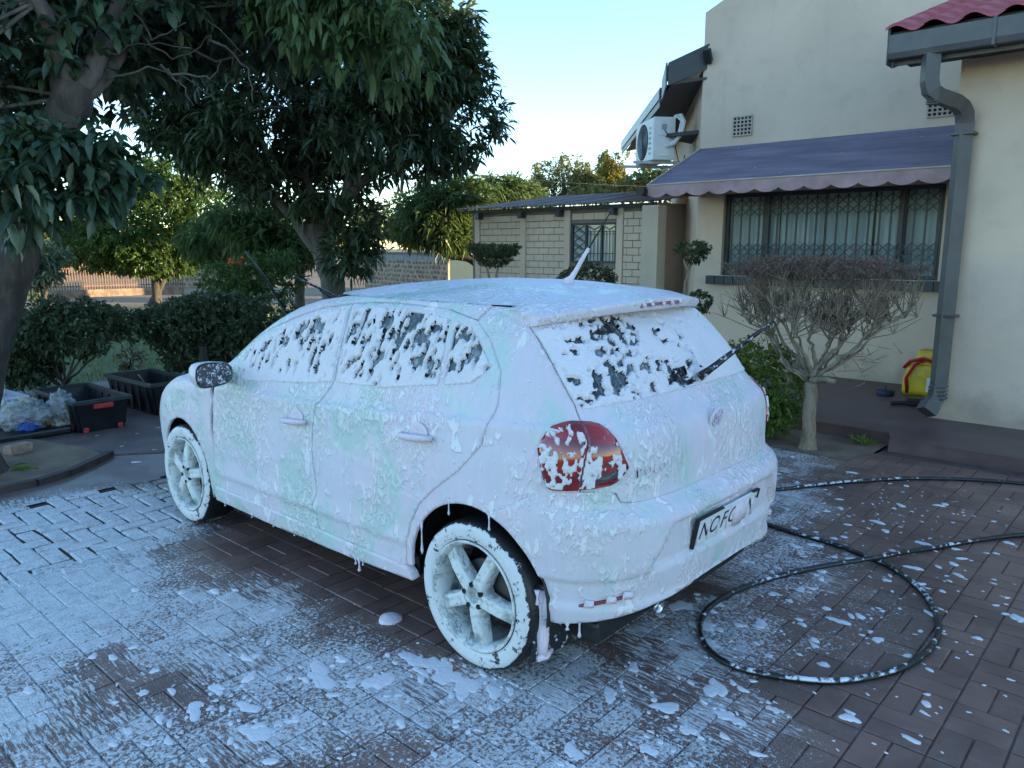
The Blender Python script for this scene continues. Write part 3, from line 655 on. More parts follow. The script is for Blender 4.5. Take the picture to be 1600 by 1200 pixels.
def crown(name, lobes, n_cl, k, L, W, mat, parent, droop=.3, out=.8, spread=.8, gap=.36, freq=1.2, inner=.45, seg=1, seed=3, down=.0, zmin=None):
    C, O = lobes_sample(lobes, n_cl, inner, gap, freq, seed)
    if zmin is not None: kk = C[:, 2] > zmin; C, O = C[kk], O[kk]
    n = len(C); C = np.repeat(C, k, 0); O = np.repeat(O, k, 0); D = O * out + rng.normal(0, spread, (n * k, 3)); D[:, 2] -= down
    P = C + rng.normal(0, L * .22, (n * k, 3)); l = L * rng.uniform(.65, 1.2, n * k); w_ = W * rng.uniform(.7, 1.15, n * k)
    V, F = leaf_arrays(P, D, l, w_, droop, seg=seg)
    o = link(name, npmesh(name, V, F, mat, seg > 1)); o.parent = parent
    if parent: o.matrix_parent_inverse = parent.matrix_world.inverted() if False else Matrix.Translation(-parent.location)
    return C[::k], o
def barkmat(name, c1, c2, sc=9):
    t = NT(name); P = t.pos(); n = t.noise(t.mapping(P, (1, 1, .35)), sc, 5, .65, .3); f = t.noise(t.mapping(P, (1, 1, .3)), sc * 6, 4, .6)
    return t.done(t.bsdf(t.mix(t.ramp(n, .3, .7), c1, c2), .9, Normal=t.bump(t.math('MULTIPLY_ADD', f, .5, n), .7, .03)))
M_bark = barkmat('grey_brown_bark', (.030, .025, .021), (.075, .064, .054)); M_bark2 = barkmat('pale_bark', (.175, .130, .092), (.35, .275, .20), 14); M_bark3 = barkmat('smooth_grey_bark', (.06, .054, .048), (.12, .108, .095), 7)
def limb(name, pts, r0, r1, mat, parent, n=8, wob=.0, sub=5):
    pts = [Vector(p) for p in pts]; out = []
    for i in range(len(pts) - 1):
        p0, p1, p2, p3 = pts[max(i - 1, 0)], pts[i], pts[i + 1], pts[min(i + 2, len(pts) - 1)]
        for j in range(sub):
            t = j / sub; out.append(.5 * ((2 * p1) + (p2 - p0) * t + (2 * p0 - 5 * p1 + 4 * p2 - p3) * t * t + (3 * p1 - p0 - 3 * p2 + p3) * t ** 3) + Vector((random.gauss(0, wob), random.gauss(0, wob), random.gauss(0, wob))))
    out.append(pts[-1]); m = len(out); rad = [r0 + (r1 - r0) * (i / (m - 1)) ** .8 for i in range(m)]
    rad = [r_ * random.uniform(.93, 1.07) for r_ in rad]
    mb = MB(); mb.tube(out, rad, n); o = mb.obj(name, mat, None, True); o.parent = parent; o.matrix_parent_inverse = Matrix.Translation(-parent.location); return o
def twigs(name, starts, C, mat, parent, r0=.02, r1=.005, sag=.1):
    mb = MB()
    for c in C:
        c = Vector(c); s = min(starts, key=lambda q: (Vector(q) - c).length); s = Vector(s); mid = (s + c) / 2 + Vector((random.gauss(0, .08), random.gauss(0, .08), random.gauss(0, .08) - sag * (c - s).length * .2)); mb.tube([s, mid, c], [r0, (r0 + r1) / 2, r1], 5, False)
    o = mb.obj(name, mat, None, True); o.parent = parent; o.matrix_parent_inverse = Matrix.Translation(-parent.location); o['kind'] = 'stuff'; return o
L_mag = leaf_mat('broad_dark_leaf', (.018, .040, .024), (.060, .105, .055), .18, .38, .5)
L_man = leaf_mat('mango_leaf', (.022, .040, .020), (.072, .105, .045), .22, .42, .45)
L_man2 = leaf_mat('young_mango_leaf', (.035, .07, .022), (.10, .15, .05), .3, .42, .45)
L_cit = leaf_mat('citrus_leaf', (.032, .072, .016), (.085, .14, .032), .35, .45)
L_hdg = leaf_mat('dark_hedge_leaf', (.028, .048, .024), (.085, .110, .055), .22, .5)
L_box = leaf_mat('box_leaf', (.035, .055, .022), (.085, .10, .04), .25, .5)
L_lime = leaf_mat('bright_shrub_leaf', (.07, .12, .02), (.20, .26, .045), .3, .45)
L_gold = leaf_mat('olive_gold_leaf', (.13, .13, .03), (.27, .24, .06), .4, .6)
L_far = leaf_mat('far_green_leaf', (.08, .10, .03), (.18, .18, .06), .35, .6)
L_dry = leaf_mat('dry_twig_leaf', (.12, .082, .062), (.24, .17, .135), .1, .8, .2)

def tree(name, base, label, cat='tree', group=None): return empty(name, (base.x, base.y, base.z if abs(base.z) < .2 else 0), 0, label, cat, group)
# ---- big dark tree at the left edge
B = Vector((4.62, 1.47, -.02)); T1 = tree('large_leaved_tree', B, 'big dark tree with thick leaning trunk at the left edge')
F1 = at(112, 152, 5.9)
limb('trunk', [B, at(-30, 600, 5.65), at(14, 440, 5.75), at(58, 285, 5.85), F1], .15, .125, M_bark, T1, 14, .006)
MB_ = MB(); MB_.lathe([(.34, -.02), (.27, .06), (.215, .2), (.19, .36)], 14, Matrix.Translation((0, 0, 0))); o = MB_.obj('root_flare', M_bark, T1, True); o.scale = (1, .85, 1)
lm = [[F1, at(150, 95, 6.0), at(188, 0, 6.2), at(215, -120, 6.5)], [F1, at(92, 95, 5.8), at(62, 0, 5.7), at(40, -110, 5.6)], [F1, at(165, 120, 6.2), at(205, 30, 6.5), at(240, -60, 6.9)], [at(40, 330, 5.8), at(0, 215, 5.6), at(-40, 150, 5.4)], [at(60, 285, 5.8), at(100, 245, 5.6), at(140, 230, 5.4)]]
bm_ = bmesh.new(); bmesh.ops.create_icosphere(bm_, subdivisions=3, radius=.14)
for v_ in bm_.verts: v_.co *= (.8 + .45 * float(fbm(np.array([v_.co[:]]) * 9, 4, 3)[0])); v_.co.z *= 1.25
o = link('fork_knot', bmmesh('fork_knot', bm_, M_bark, True), T1); o.location = F1 - T1.location
for q, (a, b) in zip(lm, ((.085, .05), (.075, .045), (.075, .04), (.09, .05), (.05, .025))): limb('limb', q, a, b, M_bark3, T1, 10, .006)
lob = [(at(60, -60, 6.3), 1.3, 1.3, .95), (at(260, -90, 7.2), 1.5, 1.5, 1.0), (at(-120, 60, 6.0), 1.0, 1.0, .9), (at(430, -40, 7.0), 1.0, 1.0, .75), (at(140, 20, 8.0), 1.5, 1.2, .9)]
C1, _ = crown('crown', lob, 2700, 7, .145, .07, L_mag, T1, .25, .5, .9, .40, .9, .25, 2)
lob2 = [(at(95, 265, 5.3), .42, .42, .30), (at(170, 300, 5.3), .30, .30, .22), (at(30, 290, 5.3), .35, .35, .32), (at(140, 235, 5.3), .30, .30, .16), (at(60, 220, 5.2), .3, .3, .15)]
crown('hanging_spray', lob2, 190, 7, .14, .068, L_mag, T1, .45, .4, .8, .30, 1.5, .1, 2, 9, .25)
lob3 = [(at(600, 55, 6.2), .42, .42, .42), (at(520, 20, 6.3), .5, .5, .40), (at(590, 110, 6.1), .28, .28, .22), (at(460, -10, 6.4), .5, .5, .4)]
crown('hanging_spray', lob3, 330, 6, .13, .052, L_man2, T1, .5, .4, .8, .30, 1.5, .1, 2, 19, .4)
TW = [[at(195, 20, 6.2), at(270, 90, 6.2), at(330, 55, 6.1)], [at(200, 0, 6.2), at(240, 60, 6.0), at(290, 35, 5.9)], [at(165, 125, 6.0), at(250, 105, 6.2), at(330, 150, 6.3)], [at(210, -10, 6.3), at(310, 20, 6.3), at(380, 85, 6.2)], [at(250, 105, 6.2), at(285, 130, 6.2), at(300, 165, 6.1)], [at(300, -20, 6.5), at(380, 20, 6.4), at(420, 60, 6.3)], [at(330, 60, 6.3), at(385, 110, 6.2), at(395, 160, 6.1)], [at(150, 100, 6.0), at(215, 70, 6.1), at(300, 75, 6.1)], [at(265, 110, 6.2), at(330, 120, 6.2), at(345, 95, 6.1)]]
for q in TW: limb('bare_twig', q, .012, .003, M_bark3, T1, 5, .012)
twigs('twigs', [at(188, 0, 6.2), at(62, 0, 5.7), at(205, 30, 6.5), at(240, -60, 6.9), at(110, 152, 5.9)], C1[::30], M_bark3, T1, .018, .005)
# ---- mango trees
def mango(base, label, trunk, lobes, n_cl, L, W, r0, mat, bark, k=9, droop=.5, gap=.38, seed=3, tw=60, seg=1, limbs=()):
    T = tree('mango_tree', base, label); tops = []
    limb('trunk', trunk, r0, r0 * .6, bark, T, 12, r0 * .03); tops.append(trunk[-1])
    for q in limbs: limb('limb', q, r0 * .5, r0 * .16, bark, T, 8, .01); tops += q[1:]
    C, _ = crown('crown', lobes, n_cl, k, L, W, mat, T, droop, .75, .75, gap, 1.1, .35, seg, seed, .0)
    twigs('twigs', tops, C[:: max(1, len(C) // tw)], bark, T, r0 * .12, .006); return T
d = 12.6; b = at(522, 520, d); b.z = 0
mango(b, 'tall dark mango tree with dense drooping leaves in front of the stone wall', [b, at(522, 455, d), at(508, 410, d), at(490, 352, d)],
      [(at(540, 60, 12.6), 2.1, 1.9, 1.5), (at(690, 175, 12.4), 1.05, 1.1, .85), (at(420, 170, 12.8), 1.6, 1.5, 1.3), (at(580, 210, 12.4), 1.5, 1.5, .75), (at(300, 225, 12.8), .95, 1.0, .7), (at(470, 290, 12.6), 1.2, 1.1, .5), (at(650, 75, 12.4), 1.0, 1.0, .9), (at(700, 100, 12.5), .65, .7, .5), (at(545, 395, 12.3), .50, .45, .42), (at(565, 355, 12.3), .40, .4, .4), (at(280, 120, 13), 1.2, 1.2, 1.2), (at(520, -60, 12.6), 2.3, 2, 1.0)],
      4300, .22, .056, .24, L_man, M_bark3, 10, .22, .40, 3, 150, 2,
      [[at(508, 410, d), at(455, 335, d), at(400, 290, d + .3), at(340, 230, d + .5)], [at(490, 352, d), at(480, 280, d), at(470, 170, d)], [at(500, 370, d), at(560, 290, d), at(640, 230, d), at(700, 190, d)], [at(508, 400, d), at(540, 300, d), at(560, 200, d), at(580, 90, d)], [at(522, 440, d), at(560, 380, d - .1), at(590, 340, d - .2)]])
d = 16; b = at(468, 482, d); b.z = 0
mango(b, 'small mango tree with knotted forked trunk left of the tall mango', [b, at(468, 450, d), at(470, 425, d)], [(at(415, 365, d), .85, .8, .45), (at(450, 385, d), .7, .7, .35), (at(385, 345, d), .7, .7, .4), (at(340, 375, d + 1), .8, .8, .4)], 700, .26, .06, .13, L_man2, M_bark3, 9, .4, .30, 5, 40, 1,
      [[at(470, 430, d), at(455, 405, d), at(430, 380, d)], [at(470, 428, d), at(488, 408, d), at(500, 385, d)], [at(470, 430, d), at(475, 400, d), at(470, 370, d)]])
d = 17.5; b = at(760, 500, d); b.z = 0
mango(b, 'green mango tree with low bending branch beside the outbuilding', [b, at(752, 430, d), at(735, 405, d), at(700, 398, d), at(672, 375, d)], [(at(680, 335, d), .85, .8, .62), (at(720, 310, d), .7, .8, .45), (at(655, 360, d), .45, .5, .4), (at(725, 355, d + .5), .6, .6, .5), (at(780, 300, d + 1.5), .75, .8, .32), (at(700, 370, d), .6, .6, .3), (at(815, 300, d + 2), .5, .6, .22)], 1100, .26, .055, .12, L_man2, M_bark, 10, .35, .28, 15, 40, 1,
      [[at(735, 405, d), at(730, 380, d), at(725, 350, d)], [at(752, 430, d), at(770, 380, d), at(780, 320, d + 1)]])
# ---- round citrus tree and other garden trees
d = 22; b = at(245, 463, d); b.z = 0; T = tree('citrus_tree', b, 'rounded bright green tree with yellow flecks behind the hedges'); limb('trunk', [b, at(243, 430, d), at(240, 390, d)], .14, .10, M_bark, T, 9, .008); limb('trunk', [b + Vector((.25, .1, 0)), at(258, 430, d), at(262, 390, d)], .11, .08, M_bark, T, 8, .008)
crown('crown', [(at(225, 350, d), 2.0, 1.9, 1.35), (at(290, 335, d), 1.35, 1.5, 1.1), (at(160, 385, d), 1.2, 1.4, .75), (at(200, 280, d), 1.1, 1.1, .7), (at(270, 275, d), .9, .9, .5), (at(240, 405, d), 1.6, 1.5, .5), (at(320, 380, d), .9, 1, .6)], 3700, 9, .15, .075, L_cit, T, .2, .7, .8, .22, .9, .5)
d = 18; b = at(65, 470, d); b.z = 0; T = tree('frangipani', b, 'small pale forked tree behind the left hedge'); 
for q in ([b, at(62, 450, d), at(52, 425, d), at(45, 405, d)], [at(62, 450, d), at(72, 430, d), at(75, 400, d)], [b, at(72, 455, d), at(82, 430, d), at(88, 410, d)]): limb('limb', q, .06, .03, M_bark, T, 7, .01)
crown('crown', [(at(65, 400, d), .45, .5, .32), (at(48, 440, d), .35, .4, .28), (at(78, 425, d), .3, .3, .2)], 180, 8, .20, .075, leaf_mat('grey_green_leaf', (.06, .09, .06), (.13, .17, .11), .25), T, .2, .7, .7, .3, 1.2, .3)
d = 14; b = at(400, 500, d); b.z = 0; T = tree('flowering_shrub', b, 'loose green shrub with a few red flowers beside the raised wipers', 'shrub'); limb('stem', [b, at(400, 460, d), at(405, 430, d)], .05, .02, M_bark, T, 6, .01)
C, _ = crown('crown', [(at(410, 440, d), .75, .7, .48), (at(375, 450, d), .6, .6, .4), (at(430, 410, d), .4, .4, .25), (at(350, 440, d), .5, .5, .35)], 620, 8, .10, .05, L_cit, T, .2, .7, .8, .32, 1.3, .3)
M_flow = leaf_mat('red_petal', (.45, .05, .03), (.6, .12, .06), .3)
for k, (x, y) in enumerate(((361, 409), (379, 406), (371, 412))):
    V, F = leaf_arrays(np.tile(np.array(at(x, y, d - .3)[:]), (16, 1)) + rng.normal(0, .02, (16, 3)), rng.normal(0, 1, (16, 3)), np.full(16, .07), np.full(16, .045)); o = link('flower', npmesh('flower', V, F, M_flow, False)); o.parent = T; o.matrix_parent_inverse = Matrix.Translation(-T.location)
# ---- clipped dark hedges behind the crates
def hedge(base, label, lobes, n, stems, mat=L_hdg, L=.075, W=.042, k=9, gap=.30, name='hedge_bush', seed=3, inner=.45, group=None):
    T = tree(name, base, label, 'bush', group); b = T.location
    for (dx, dy, px, py, dd) in stems: limb('stem', [Vector((b.x + dx, b.y + dy, -.02)), (Vector((b.x + dx, b.y + dy, 0)) + at(px, py, dd)) / 2 + Vector((random.gauss(0, .03), random.gauss(0, .03), 0)), at(px, py, dd)], .018, .008, M_bark, T, 6, .006)
    crown('crown', lobes, n, k, L, W, mat, T, .15, .6, .9, gap, 2.0, inner, 1, seed); return T
d = 8.6; b = at(108, 600, d); b.z = 0
hedge(b, 'dark leafy bush on thin stems behind the near crate', [(at(60, 520, d), .55, .55, .34), (at(140, 515, d), .48, .5, .33), (at(20, 540, d), .45, .5, .36), (at(100, 495, d), .5, .5, .22), (at(175, 505, d), .20, .25, .16), (at(40, 575, d), .38, .4, .22)], 1250, [(.02 * k, .03 * k, 60 + 20 * k, 540 + 4 * (k % 3), d) for k in range(-2, 6)])
d = 9.2; b = at(320, 588, d); b.z = 0
hedge(b, 'dark leafy bush left of the raised wipers', [(at(290, 510, d), .50, .5, .34), (at(360, 505, d), .50, .5, .34), (at(410, 500, d), .42, .5, .30), (at(330, 480, d), .5, .5, .18), (at(245, 500, d), .25, .3, .18), (at(300, 550, d), .35, .4, .25), (at(380, 545, d), .5, .5, .3)], 1700, [(.02 * k, .03 * k, 260 + 22 * k, 545, d) for k in range(-1, 6)], seed=8)
d = 8.4; b = at(0, 622, d); b.z = 0
hedge(b, 'low dark bush at the left edge behind the plastic box', [(at(-40, 570, d), .4, .4, .35), (at(5, 590, d), .22, .3, .2), (at(-60, 520, d), .5, .5, .4)], 480, [(.0, .0, -20, 560, d), (.05, .0, 5, 570, d)], seed=12)
d = 9.6; b = at(200, 590, d); b.z = 0
T = tree('reddish_sapling', b, 'small reddish sapling on the lawn between the two hedges', 'plant'); limb('stem', [b, at(203, 565, d), at(206, 545, d)], .012, .005, M_bark, T, 5, .004)
crown('leaves', [(at(202, 562, d), .16, .16, .16)], 40, 5, .085, .03, leaf_mat('bronze_leaf', (.07, .055, .035), (.14, .12, .06), .25), T, .1, .6, .8, .1, 2, .2)
tag(MB().box((-.035, -.035, -.02), (.035, .035, .55), .005).obj('garden_post', M_black_, None, loc=(at(319, 575, 8.7).x, at(319, 575, 8.7).y, 0)), 'short dark post at the corner of the right hand hedge', 'post')
# ---- topiary beside the car
def topi(base, label, trunks, lobes, n, L=.035, name='topiary_bush', mat=L_box):
    T = tree(name, base, label, 'bush')
    for q in trunks: limb('stem', q, .022, .012, M_bark2, T, 6, .004)
    crown('crown', lobes, n, 8, L, L * .55, mat, T, .1, .7, .7, .18, 3, .6, 1, 4); return T
d = 10.4; b = at(772, 560, d); b.z = 0
topi(b, 'bowl-shaped clipped bush on two stems in front of the outbuilding', [[b, at(765, 440, d), at(755, 412, d)], [b, at(775, 435, d), at(785, 405, d)]], [(at(772, 392, d), .33, .33, .09), (at(772, 403, d), .25, .25, .12), (at(744, 388, d), .12, .15, .06), (at(800, 388, d), .12, .15, .06)], 800)
d = 9.8; b = at(918, 560, d); b.z = 0
topi(b, 'dome-shaped clipped bush rising behind the car roof', [[b, at(918, 480, d), at(918, 450, d)]], [(at(918, 442, d), .40, .40, .245)], 900)
d = 9.0; b = at(1070, 560, d); b.z = 0
topi(b, 'slender topiary with two clipped leaf pads beside the house wall', [[b, at(1070, 500, d), at(1068, 455, d), at(1076, 425, d), at(1082, 400, d)], [at(1076, 425, d), at(1068, 405, d)]], [(at(1080, 388, d), .24, .24, .075), (at(1086, 400, d), .14, .14, .09), (at(1092, 473, d), .155, .16, .14)], 420)
# bright green shrub at the bumper
B = Vector((.78, -3.62, 0)); T = tree('lime_green_shrub', B, 'dense bright green shrub next to the bare hedge tree', 'bush')
limb('stem', [B, B + Vector((0, 0, .25)), B + Vector((.05, 0, .5))], .03, .015, M_bark2, T, 6)
crown('crown', [(Vector((.70, -3.62, .42)), .30, .30, .40), (Vector((.95, -3.62, .48)), .34, .32, .40), (Vector((1.2, -3.65, .42)), .30, .3, .38), (Vector((.78, -3.58, .22)), .27, .27, .22)], 1500, 8, .042, .024, L_lime, T, .1, .7, .8, .2, 3, .6)
# ---- bare flat-topped hedge tree by the window
B = Vector((.333, -3.50, -.01)); T = tree('bare_hedge_tree', B, 'leafless flat-topped hedge tree with pale branches under the window'); fk = Vector((.345, -3.5, .56))
limb('trunk', [B, Vector((.335, -3.5, .25)), fk], .062, .05, M_bark2, T, 12, .004)
mb = MB(); mb.lathe([(.085, -.01), (.07, .03), (.06, .10)], 12, Matrix.Translation((0, 0, 0))); mb.obj('root_flare', M_bark2, T, True)
limb('stub', [Vector((.345, -3.5, .58)), Vector((.25, -3.46, .60)), Vector((.12, -3.43, .60))], .035, .022, M_bark2, T, 8, .004)
ends = []; tw_ = MB(); nodes_ = []
for k in range(15):
    u = (k + .5) / 15; x = -.36 + 1.46 * u + random.gauss(0, .04); y = -3.5 + random.uniform(-.30, .30); z = random.uniform(.98, 1.22); a = fk + Vector((random.uniform(-.03, .03), random.uniform(-.03, .03), random.uniform(-.05, .08)))
    m1 = a + (Vector((x, y, z)) - a) * .4 + Vector((0, 0, -.06 if abs(u - .5) > .25 else .02)); m2 = a + (Vector((x, y, z)) - a) * .72 + Vector((random.gauss(0, .03), random.gauss(0, .03), .03))
    limb('limb', [a, m1, m2, Vector((x, y, z))], random.uniform(.013, .026), .007, M_bark2, T, 6, .008); ends.append(Vector((x, y, z))); nodes_ += [Vector((x, y, z)), m2]
for e in nodes_:
    for k in range(7):
        q = e + Vector((random.gauss(0, .11), random.gauss(0, .11), random.uniform(.06, .26))); q.z = min(q.z, 1.44); tw_.tube([e, (e + q) / 2 + Vector((random.gauss(0, .02), random.gauss(0, .02), 0)), q], [.0075, .0055, .004], 4, False)
        for j in range(7):
            f = q + Vector((random.gauss(0, .07), random.gauss(0, .07), random.uniform(.02, .20))); f.z = min(f.z, 1.575 + random.gauss(0, .012))
            if -.45 < f.x < 1.17: tw_.tube([q, f], [.0042, .002], 3, False)
for k in range(70):
    e = random.choice(nodes_) + Vector((0, 0, random.uniform(-.4, -.1))); f = e + Vector((random.gauss(0, .10), random.gauss(0, .08), random.gauss(.03, .06))); tw_.tube([e, f], [.004, .0015], 3, False)
o = tw_.obj('twigs', M_bark2, None, True); o.parent = T; o.matrix_parent_inverse = Matrix.Translation(-T.location); o['kind'] = 'stuff'
crown('dry_leaves', [(Vector((.36, -3.5, 1.50)), .80, .36, .10)], 1500, 7, .030, .010, L_dry, T, .1, .5, 1.0, .1, 3, .1, 1, 6, .0)
# weeds at the step
V, F = leaf_arrays(np.array([(.05, -3.95, 0.)] * 40) + rng.normal(0, .06, (40, 3)) * [1, .5, 0], rng.normal(0, .6, (40, 3)) + [0, 0, .7], np.full(40, .10), np.full(40, .02)); tag(link('weed_tuft', npmesh('weed_tuft', V, F, L_lime, False)), 'small weed tuft growing at the foot of the house step', 'weed')
# ---- far trees in low sun
def far(px, py, dep, lobes, n, label, mat, L=.32, W=.16, gap=.34, trunk=True, k=8, seed=3, cat='tree', name='distant_tree'):
    b = at(px, py, dep); b.z = 0; T = tree(name, b, label, cat, 'trees far beyond the yard')
    tp = lobes[0][0]
    if trunk: limb('trunk', [b, (b + tp) / 2, tp], .2, .08, M_bark, T, 7, .03)
    crown('crown', lobes, n, k, L, W, mat, T, .15, .5, .9, gap, .5, .3, 1, seed)
far(880, 400, 42, [(at(880, 275, 42), 1.6, 1.6, 1.2), (at(855, 300, 42), 1.3, 1.3, .9), (at(905, 290, 42), 1.2, 1.3, .9), (at(885, 262, 42), .8, .8, .5)], 900, 'wispy olive tree above the outbuilding roof', L_far, .24, .10, .42)
far(975, 400, 46, [(at(975, 262, 46), 1.6, 1.6, 1.3), (at(955, 285, 46), 1.3, 1.3, .9), (at(990, 240, 46), .7, .7, .5)], 800, 'golden sunlit tree left of the air conditioner', L_gold, .26, .12, .40, seed=7)
far(1040, 400, 40, [(at(1030, 290, 40), 2.0, 1.6, .85), (at(1090, 285, 40), 2.0, 1.6, 1.1), (at(985, 298, 40), 1.2, 1.3, .5), (at(930, 305, 40), 1.4, 1.3, .45)], 1500, 'broad clipped olive hedge behind the air conditioner', L_far, .22, .12, .25, seed=9, cat='hedge', name='distant_hedge')
far(640, 420, 48, [(at(650, 330, 48), 2.2, 2.0, 1.2), (at(600, 345, 48), 2.0, 2, 1.1), (at(700, 345, 48), 2.2, 2, 1.0), (at(660, 365, 48), 3.0, 2, .8)], 1600, 'golden tree glowing between the two mango trees', L_gold, .30, .15, .34, seed=11)
far(100, 420, 52, [(at(110, 375, 52), 2.4, 2, 1.4), (at(60, 395, 52), 2.4, 2, 1.2), (at(160, 405, 52), 2.5, 2, .9), (at(150, 370, 52), 1.8, 2, 1.2)], 1700, 'golden shrubbery beyond the picket fence', L_gold, .30, .15, .34, seed=13, cat='shrubs')
far(370, 420, 60, [(at(380, 350, 60), 2.6, 2.5, 1.2), (at(440, 355, 60), 2.4, 2.5, 1.1), (at(330, 365, 60), 2.8, 2.5, 1.0), (at(500, 370, 60), 3, 2.5, 1)], 1500, 'pale gold tree line behind the small mango tree', L_gold, .34, .16, .36, seed=15)
far(-60, 430, 40, [(at(-40, 330, 40), 3.0, 3, 2.5), (at(20, 370, 40), 2, 2, 1.4), (at(-180, 330, 40), 4, 3, 3)], 1600, 'tree seen past the trunk at the left edge', L_far, .34, .16, .33, seed=17)
# ================================================================== the car
def _cub(xs, ys):
    xs = np.array(xs, float); ys = np.array(ys, float); h = np.diff(xs); d = np.diff(ys) / h
    m = np.zeros(len(xs)); m[0] = d[0]; m[-1] = d[-1]
    for i in range(1, len(xs) - 1):
        m[i] = 0 if d[i - 1] * d[i] <= 0 else 2 * d[i - 1] * d[i] / (d[i - 1] + d[i])
    def f(x):
        x = np.clip(np.asarray(x, float), xs[0], xs[-1]); i = np.clip(np.searchsorted(xs, x, side='right') - 1, 0, len(xs) - 2)
        t = (x - xs[i]) / h[i]; t2 = t * t; t3 = t2 * t
        return (2*t3-3*t2+1)*ys[i] + (t3-2*t2+t)*h[i]*m[i] + (-2*t3+3*t2)*ys[i+1] + (t3-t2)*h[i]*m[i+1]
    return f
HALF = _cub([.16,.20,.26,.34,.45,.58,.70,.80,.88,.95,1.02,1.10,1.20,1.30,1.38,1.44],
            [.785,.808,.823,.832,.838,.842,.839,.832,.822,.806,.786,.758,.724,.684,.648,.60])
REAR = _cub([.16,.20,.26,.34,.45,.58,.67,.70,.725,.745,.80,.88,.95,1.0,1.035,1.06,1.08,1.20,1.30,1.38,1.44],
            [-.50,-.55,-.61,-.645,-.665,-.675,-.672,-.66,-.63,-.605,-.597,-.592,-.583,-.565,-.525,-.50,-.482,-.40,-.315,-.225,-.14])
FRON = _cub([.16,.20,.34,.5,.62,.70,.76,.82,.88,.94,1.0,1.1,1.2,1.3,1.38,1.44],
            [3.10,3.20,3.29,3.30,3.28,3.24,3.17,3.04,2.82,2.50,2.24,2.09,1.95,1.77,1.57,1.32])
NR = _cub([.16,.6,.75,1.08,1.44], [4.0,4.3,4.4,5.2,4.9])
NF = _cub([.16,.7,.9,1.0,1.44], [4.2,4.4,4.6,4.8,4.4])
X0 = .5
def X1(z): return np.minimum(1.6, FRON(z) - .75)
_T = np.linspace(0, np.pi / 2, 4001)
def _arc(a, b, n):
    x = a * np.sin(_T) ** (2 / n); y = b * np.cos(_T) ** (2 / n)
    return np.concatenate([[0], np.cumsum(np.hypot(np.diff(x), np.diff(y)))])
_AR = _arc(1.175, .84, 3.9); _AF = _arc(1.66, .84, 3.4)
S0 = _AR[-1]; S1 = S0 + 1.1; S2 = S1 + _AF[-1]
def SZ(P):
    """body surface; s = 0 at the rear centre, S2 at the front centre, negative s on the right side"""
    P = np.asarray(P, float); s = P[..., 0]; z = P[..., 1]; sg = np.where(s < 0, -1., 1.); s = np.abs(s)
    b = HALF(z); xr = REAR(z); xf = FRON(z); nr = NR(z); nf = NF(z); x1 = X1(z)
    tr = np.interp(S0 - s, _AR, _T); tf = np.interp(s - S1, _AF, _T)
    xR = X0 - (X0 - xr) * np.sin(tr) ** (2 / nr); yR = b * np.cos(tr) ** (2 / nr)
    xF = x1 + (xf - x1) * np.sin(tf) ** (2 / nf); yF = b * np.cos(tf) ** (2 / nf)
    xm = X0 + (s - S0) / (S1 - S0) * (x1 - X0)
    x = np.where(s < S0, xR, np.where(s > S1, xF, xm)); y = np.where(s < S0, yR, np.where(s > S1, yF, b))
    return np.stack([x, sg * y, z], -1)
def XZ(P):
    P = np.asarray(P, float); x = P[..., 0]; z = P[..., 1]; b = HALF(z); x1 = X1(z)
    sr = np.clip((X0 - x) / (X0 - REAR(z)), 0, .9999); sf = np.clip((x - x1) / (FRON(z) - x1), 0, .9999)
    y = np.where(x < X0, b * (1 - sr ** NR(z)) ** (1 / NR(z)), np.where(x > x1, b * (1 - sf ** NF(z)) ** (1 / NF(z)), b))
    return np.stack([x, y, z], -1)
def s_of(x, z):
    ss = np.linspace(0, S2, 2500); return float(np.interp(x, SZ(np.stack([ss, np.full_like(ss, z)], -1))[:, 0], ss))
def dens(poly, d=.03, closed=True):
    out = []; n = len(poly)
    for i in range(n if closed else n - 1):
        a = np.array(poly[i], float); b = np.array(poly[(i + 1) % n], float); k = max(1, int(np.hypot(*(b - a)) / d))
        out += [tuple(a + (b - a) * j / k) for j in range(k)]
    if not closed: out.append(tuple(poly[-1]))
    return out
def arcpts(cx, cz, r, a0, a1, n=18):
    return [(cx + r * math.cos(R(a0 + (a1 - a0) * k / n)), cz + r * math.sin(R(a0 + (a1 - a0) * k / n))) for k in range(n + 1)]
def patch2d(outer, holes=(), du=.02, dv=.02):
    bm = bmesh.new(); es = []
    for loop in (outer, *holes):
        vs = [bm.verts.new((p[0], p[1], 0)) for p in loop]
        es += [bm.edges.new((vs[i], vs[(i + 1) % len(vs)])) for i in range(len(vs))]
    bmesh.ops.triangle_fill(bm, use_beauty=True, use_dissolve=False, edges=es, normal=(0, 0, 1))
    bmesh.ops.dissolve_limit(bm, angle_limit=.001, verts=bm.verts[:], edges=bm.edges[:], use_dissolve_boundaries=False)
    a = np.array([p[:2] for p in outer]); lo = a.min(0); hi = a.max(0)
    for ax, d in ((0, du), (1, dv)):
        no = (1, 0, 0) if ax == 0 else (0, 1, 0)
        for c in np.arange(math.floor(lo[ax] / d) * d + d, hi[ax], d):
            co = (c, 0, 0) if ax == 0 else (0, c, 0)
            bmesh.ops.bisect_plane(bm, geom=bm.verts[:] + bm.edges[:] + bm.faces[:], dist=2e-4, plane_co=co, plane_no=no)
    bmesh.ops.triangulate(bm, faces=[f for f in bm.faces if len(f.verts) > 4])
    bm.verts.index_update()
    V = np.array([(v.co.x, v.co.y) for v in bm.verts]); F = [[v.index for v in f.verts] for f in bm.faces]
    B = [(e.verts[0].index, e.verts[1].index) for e in bm.edges if len(e.link_faces) == 1]
    bm.free(); return V, F, B
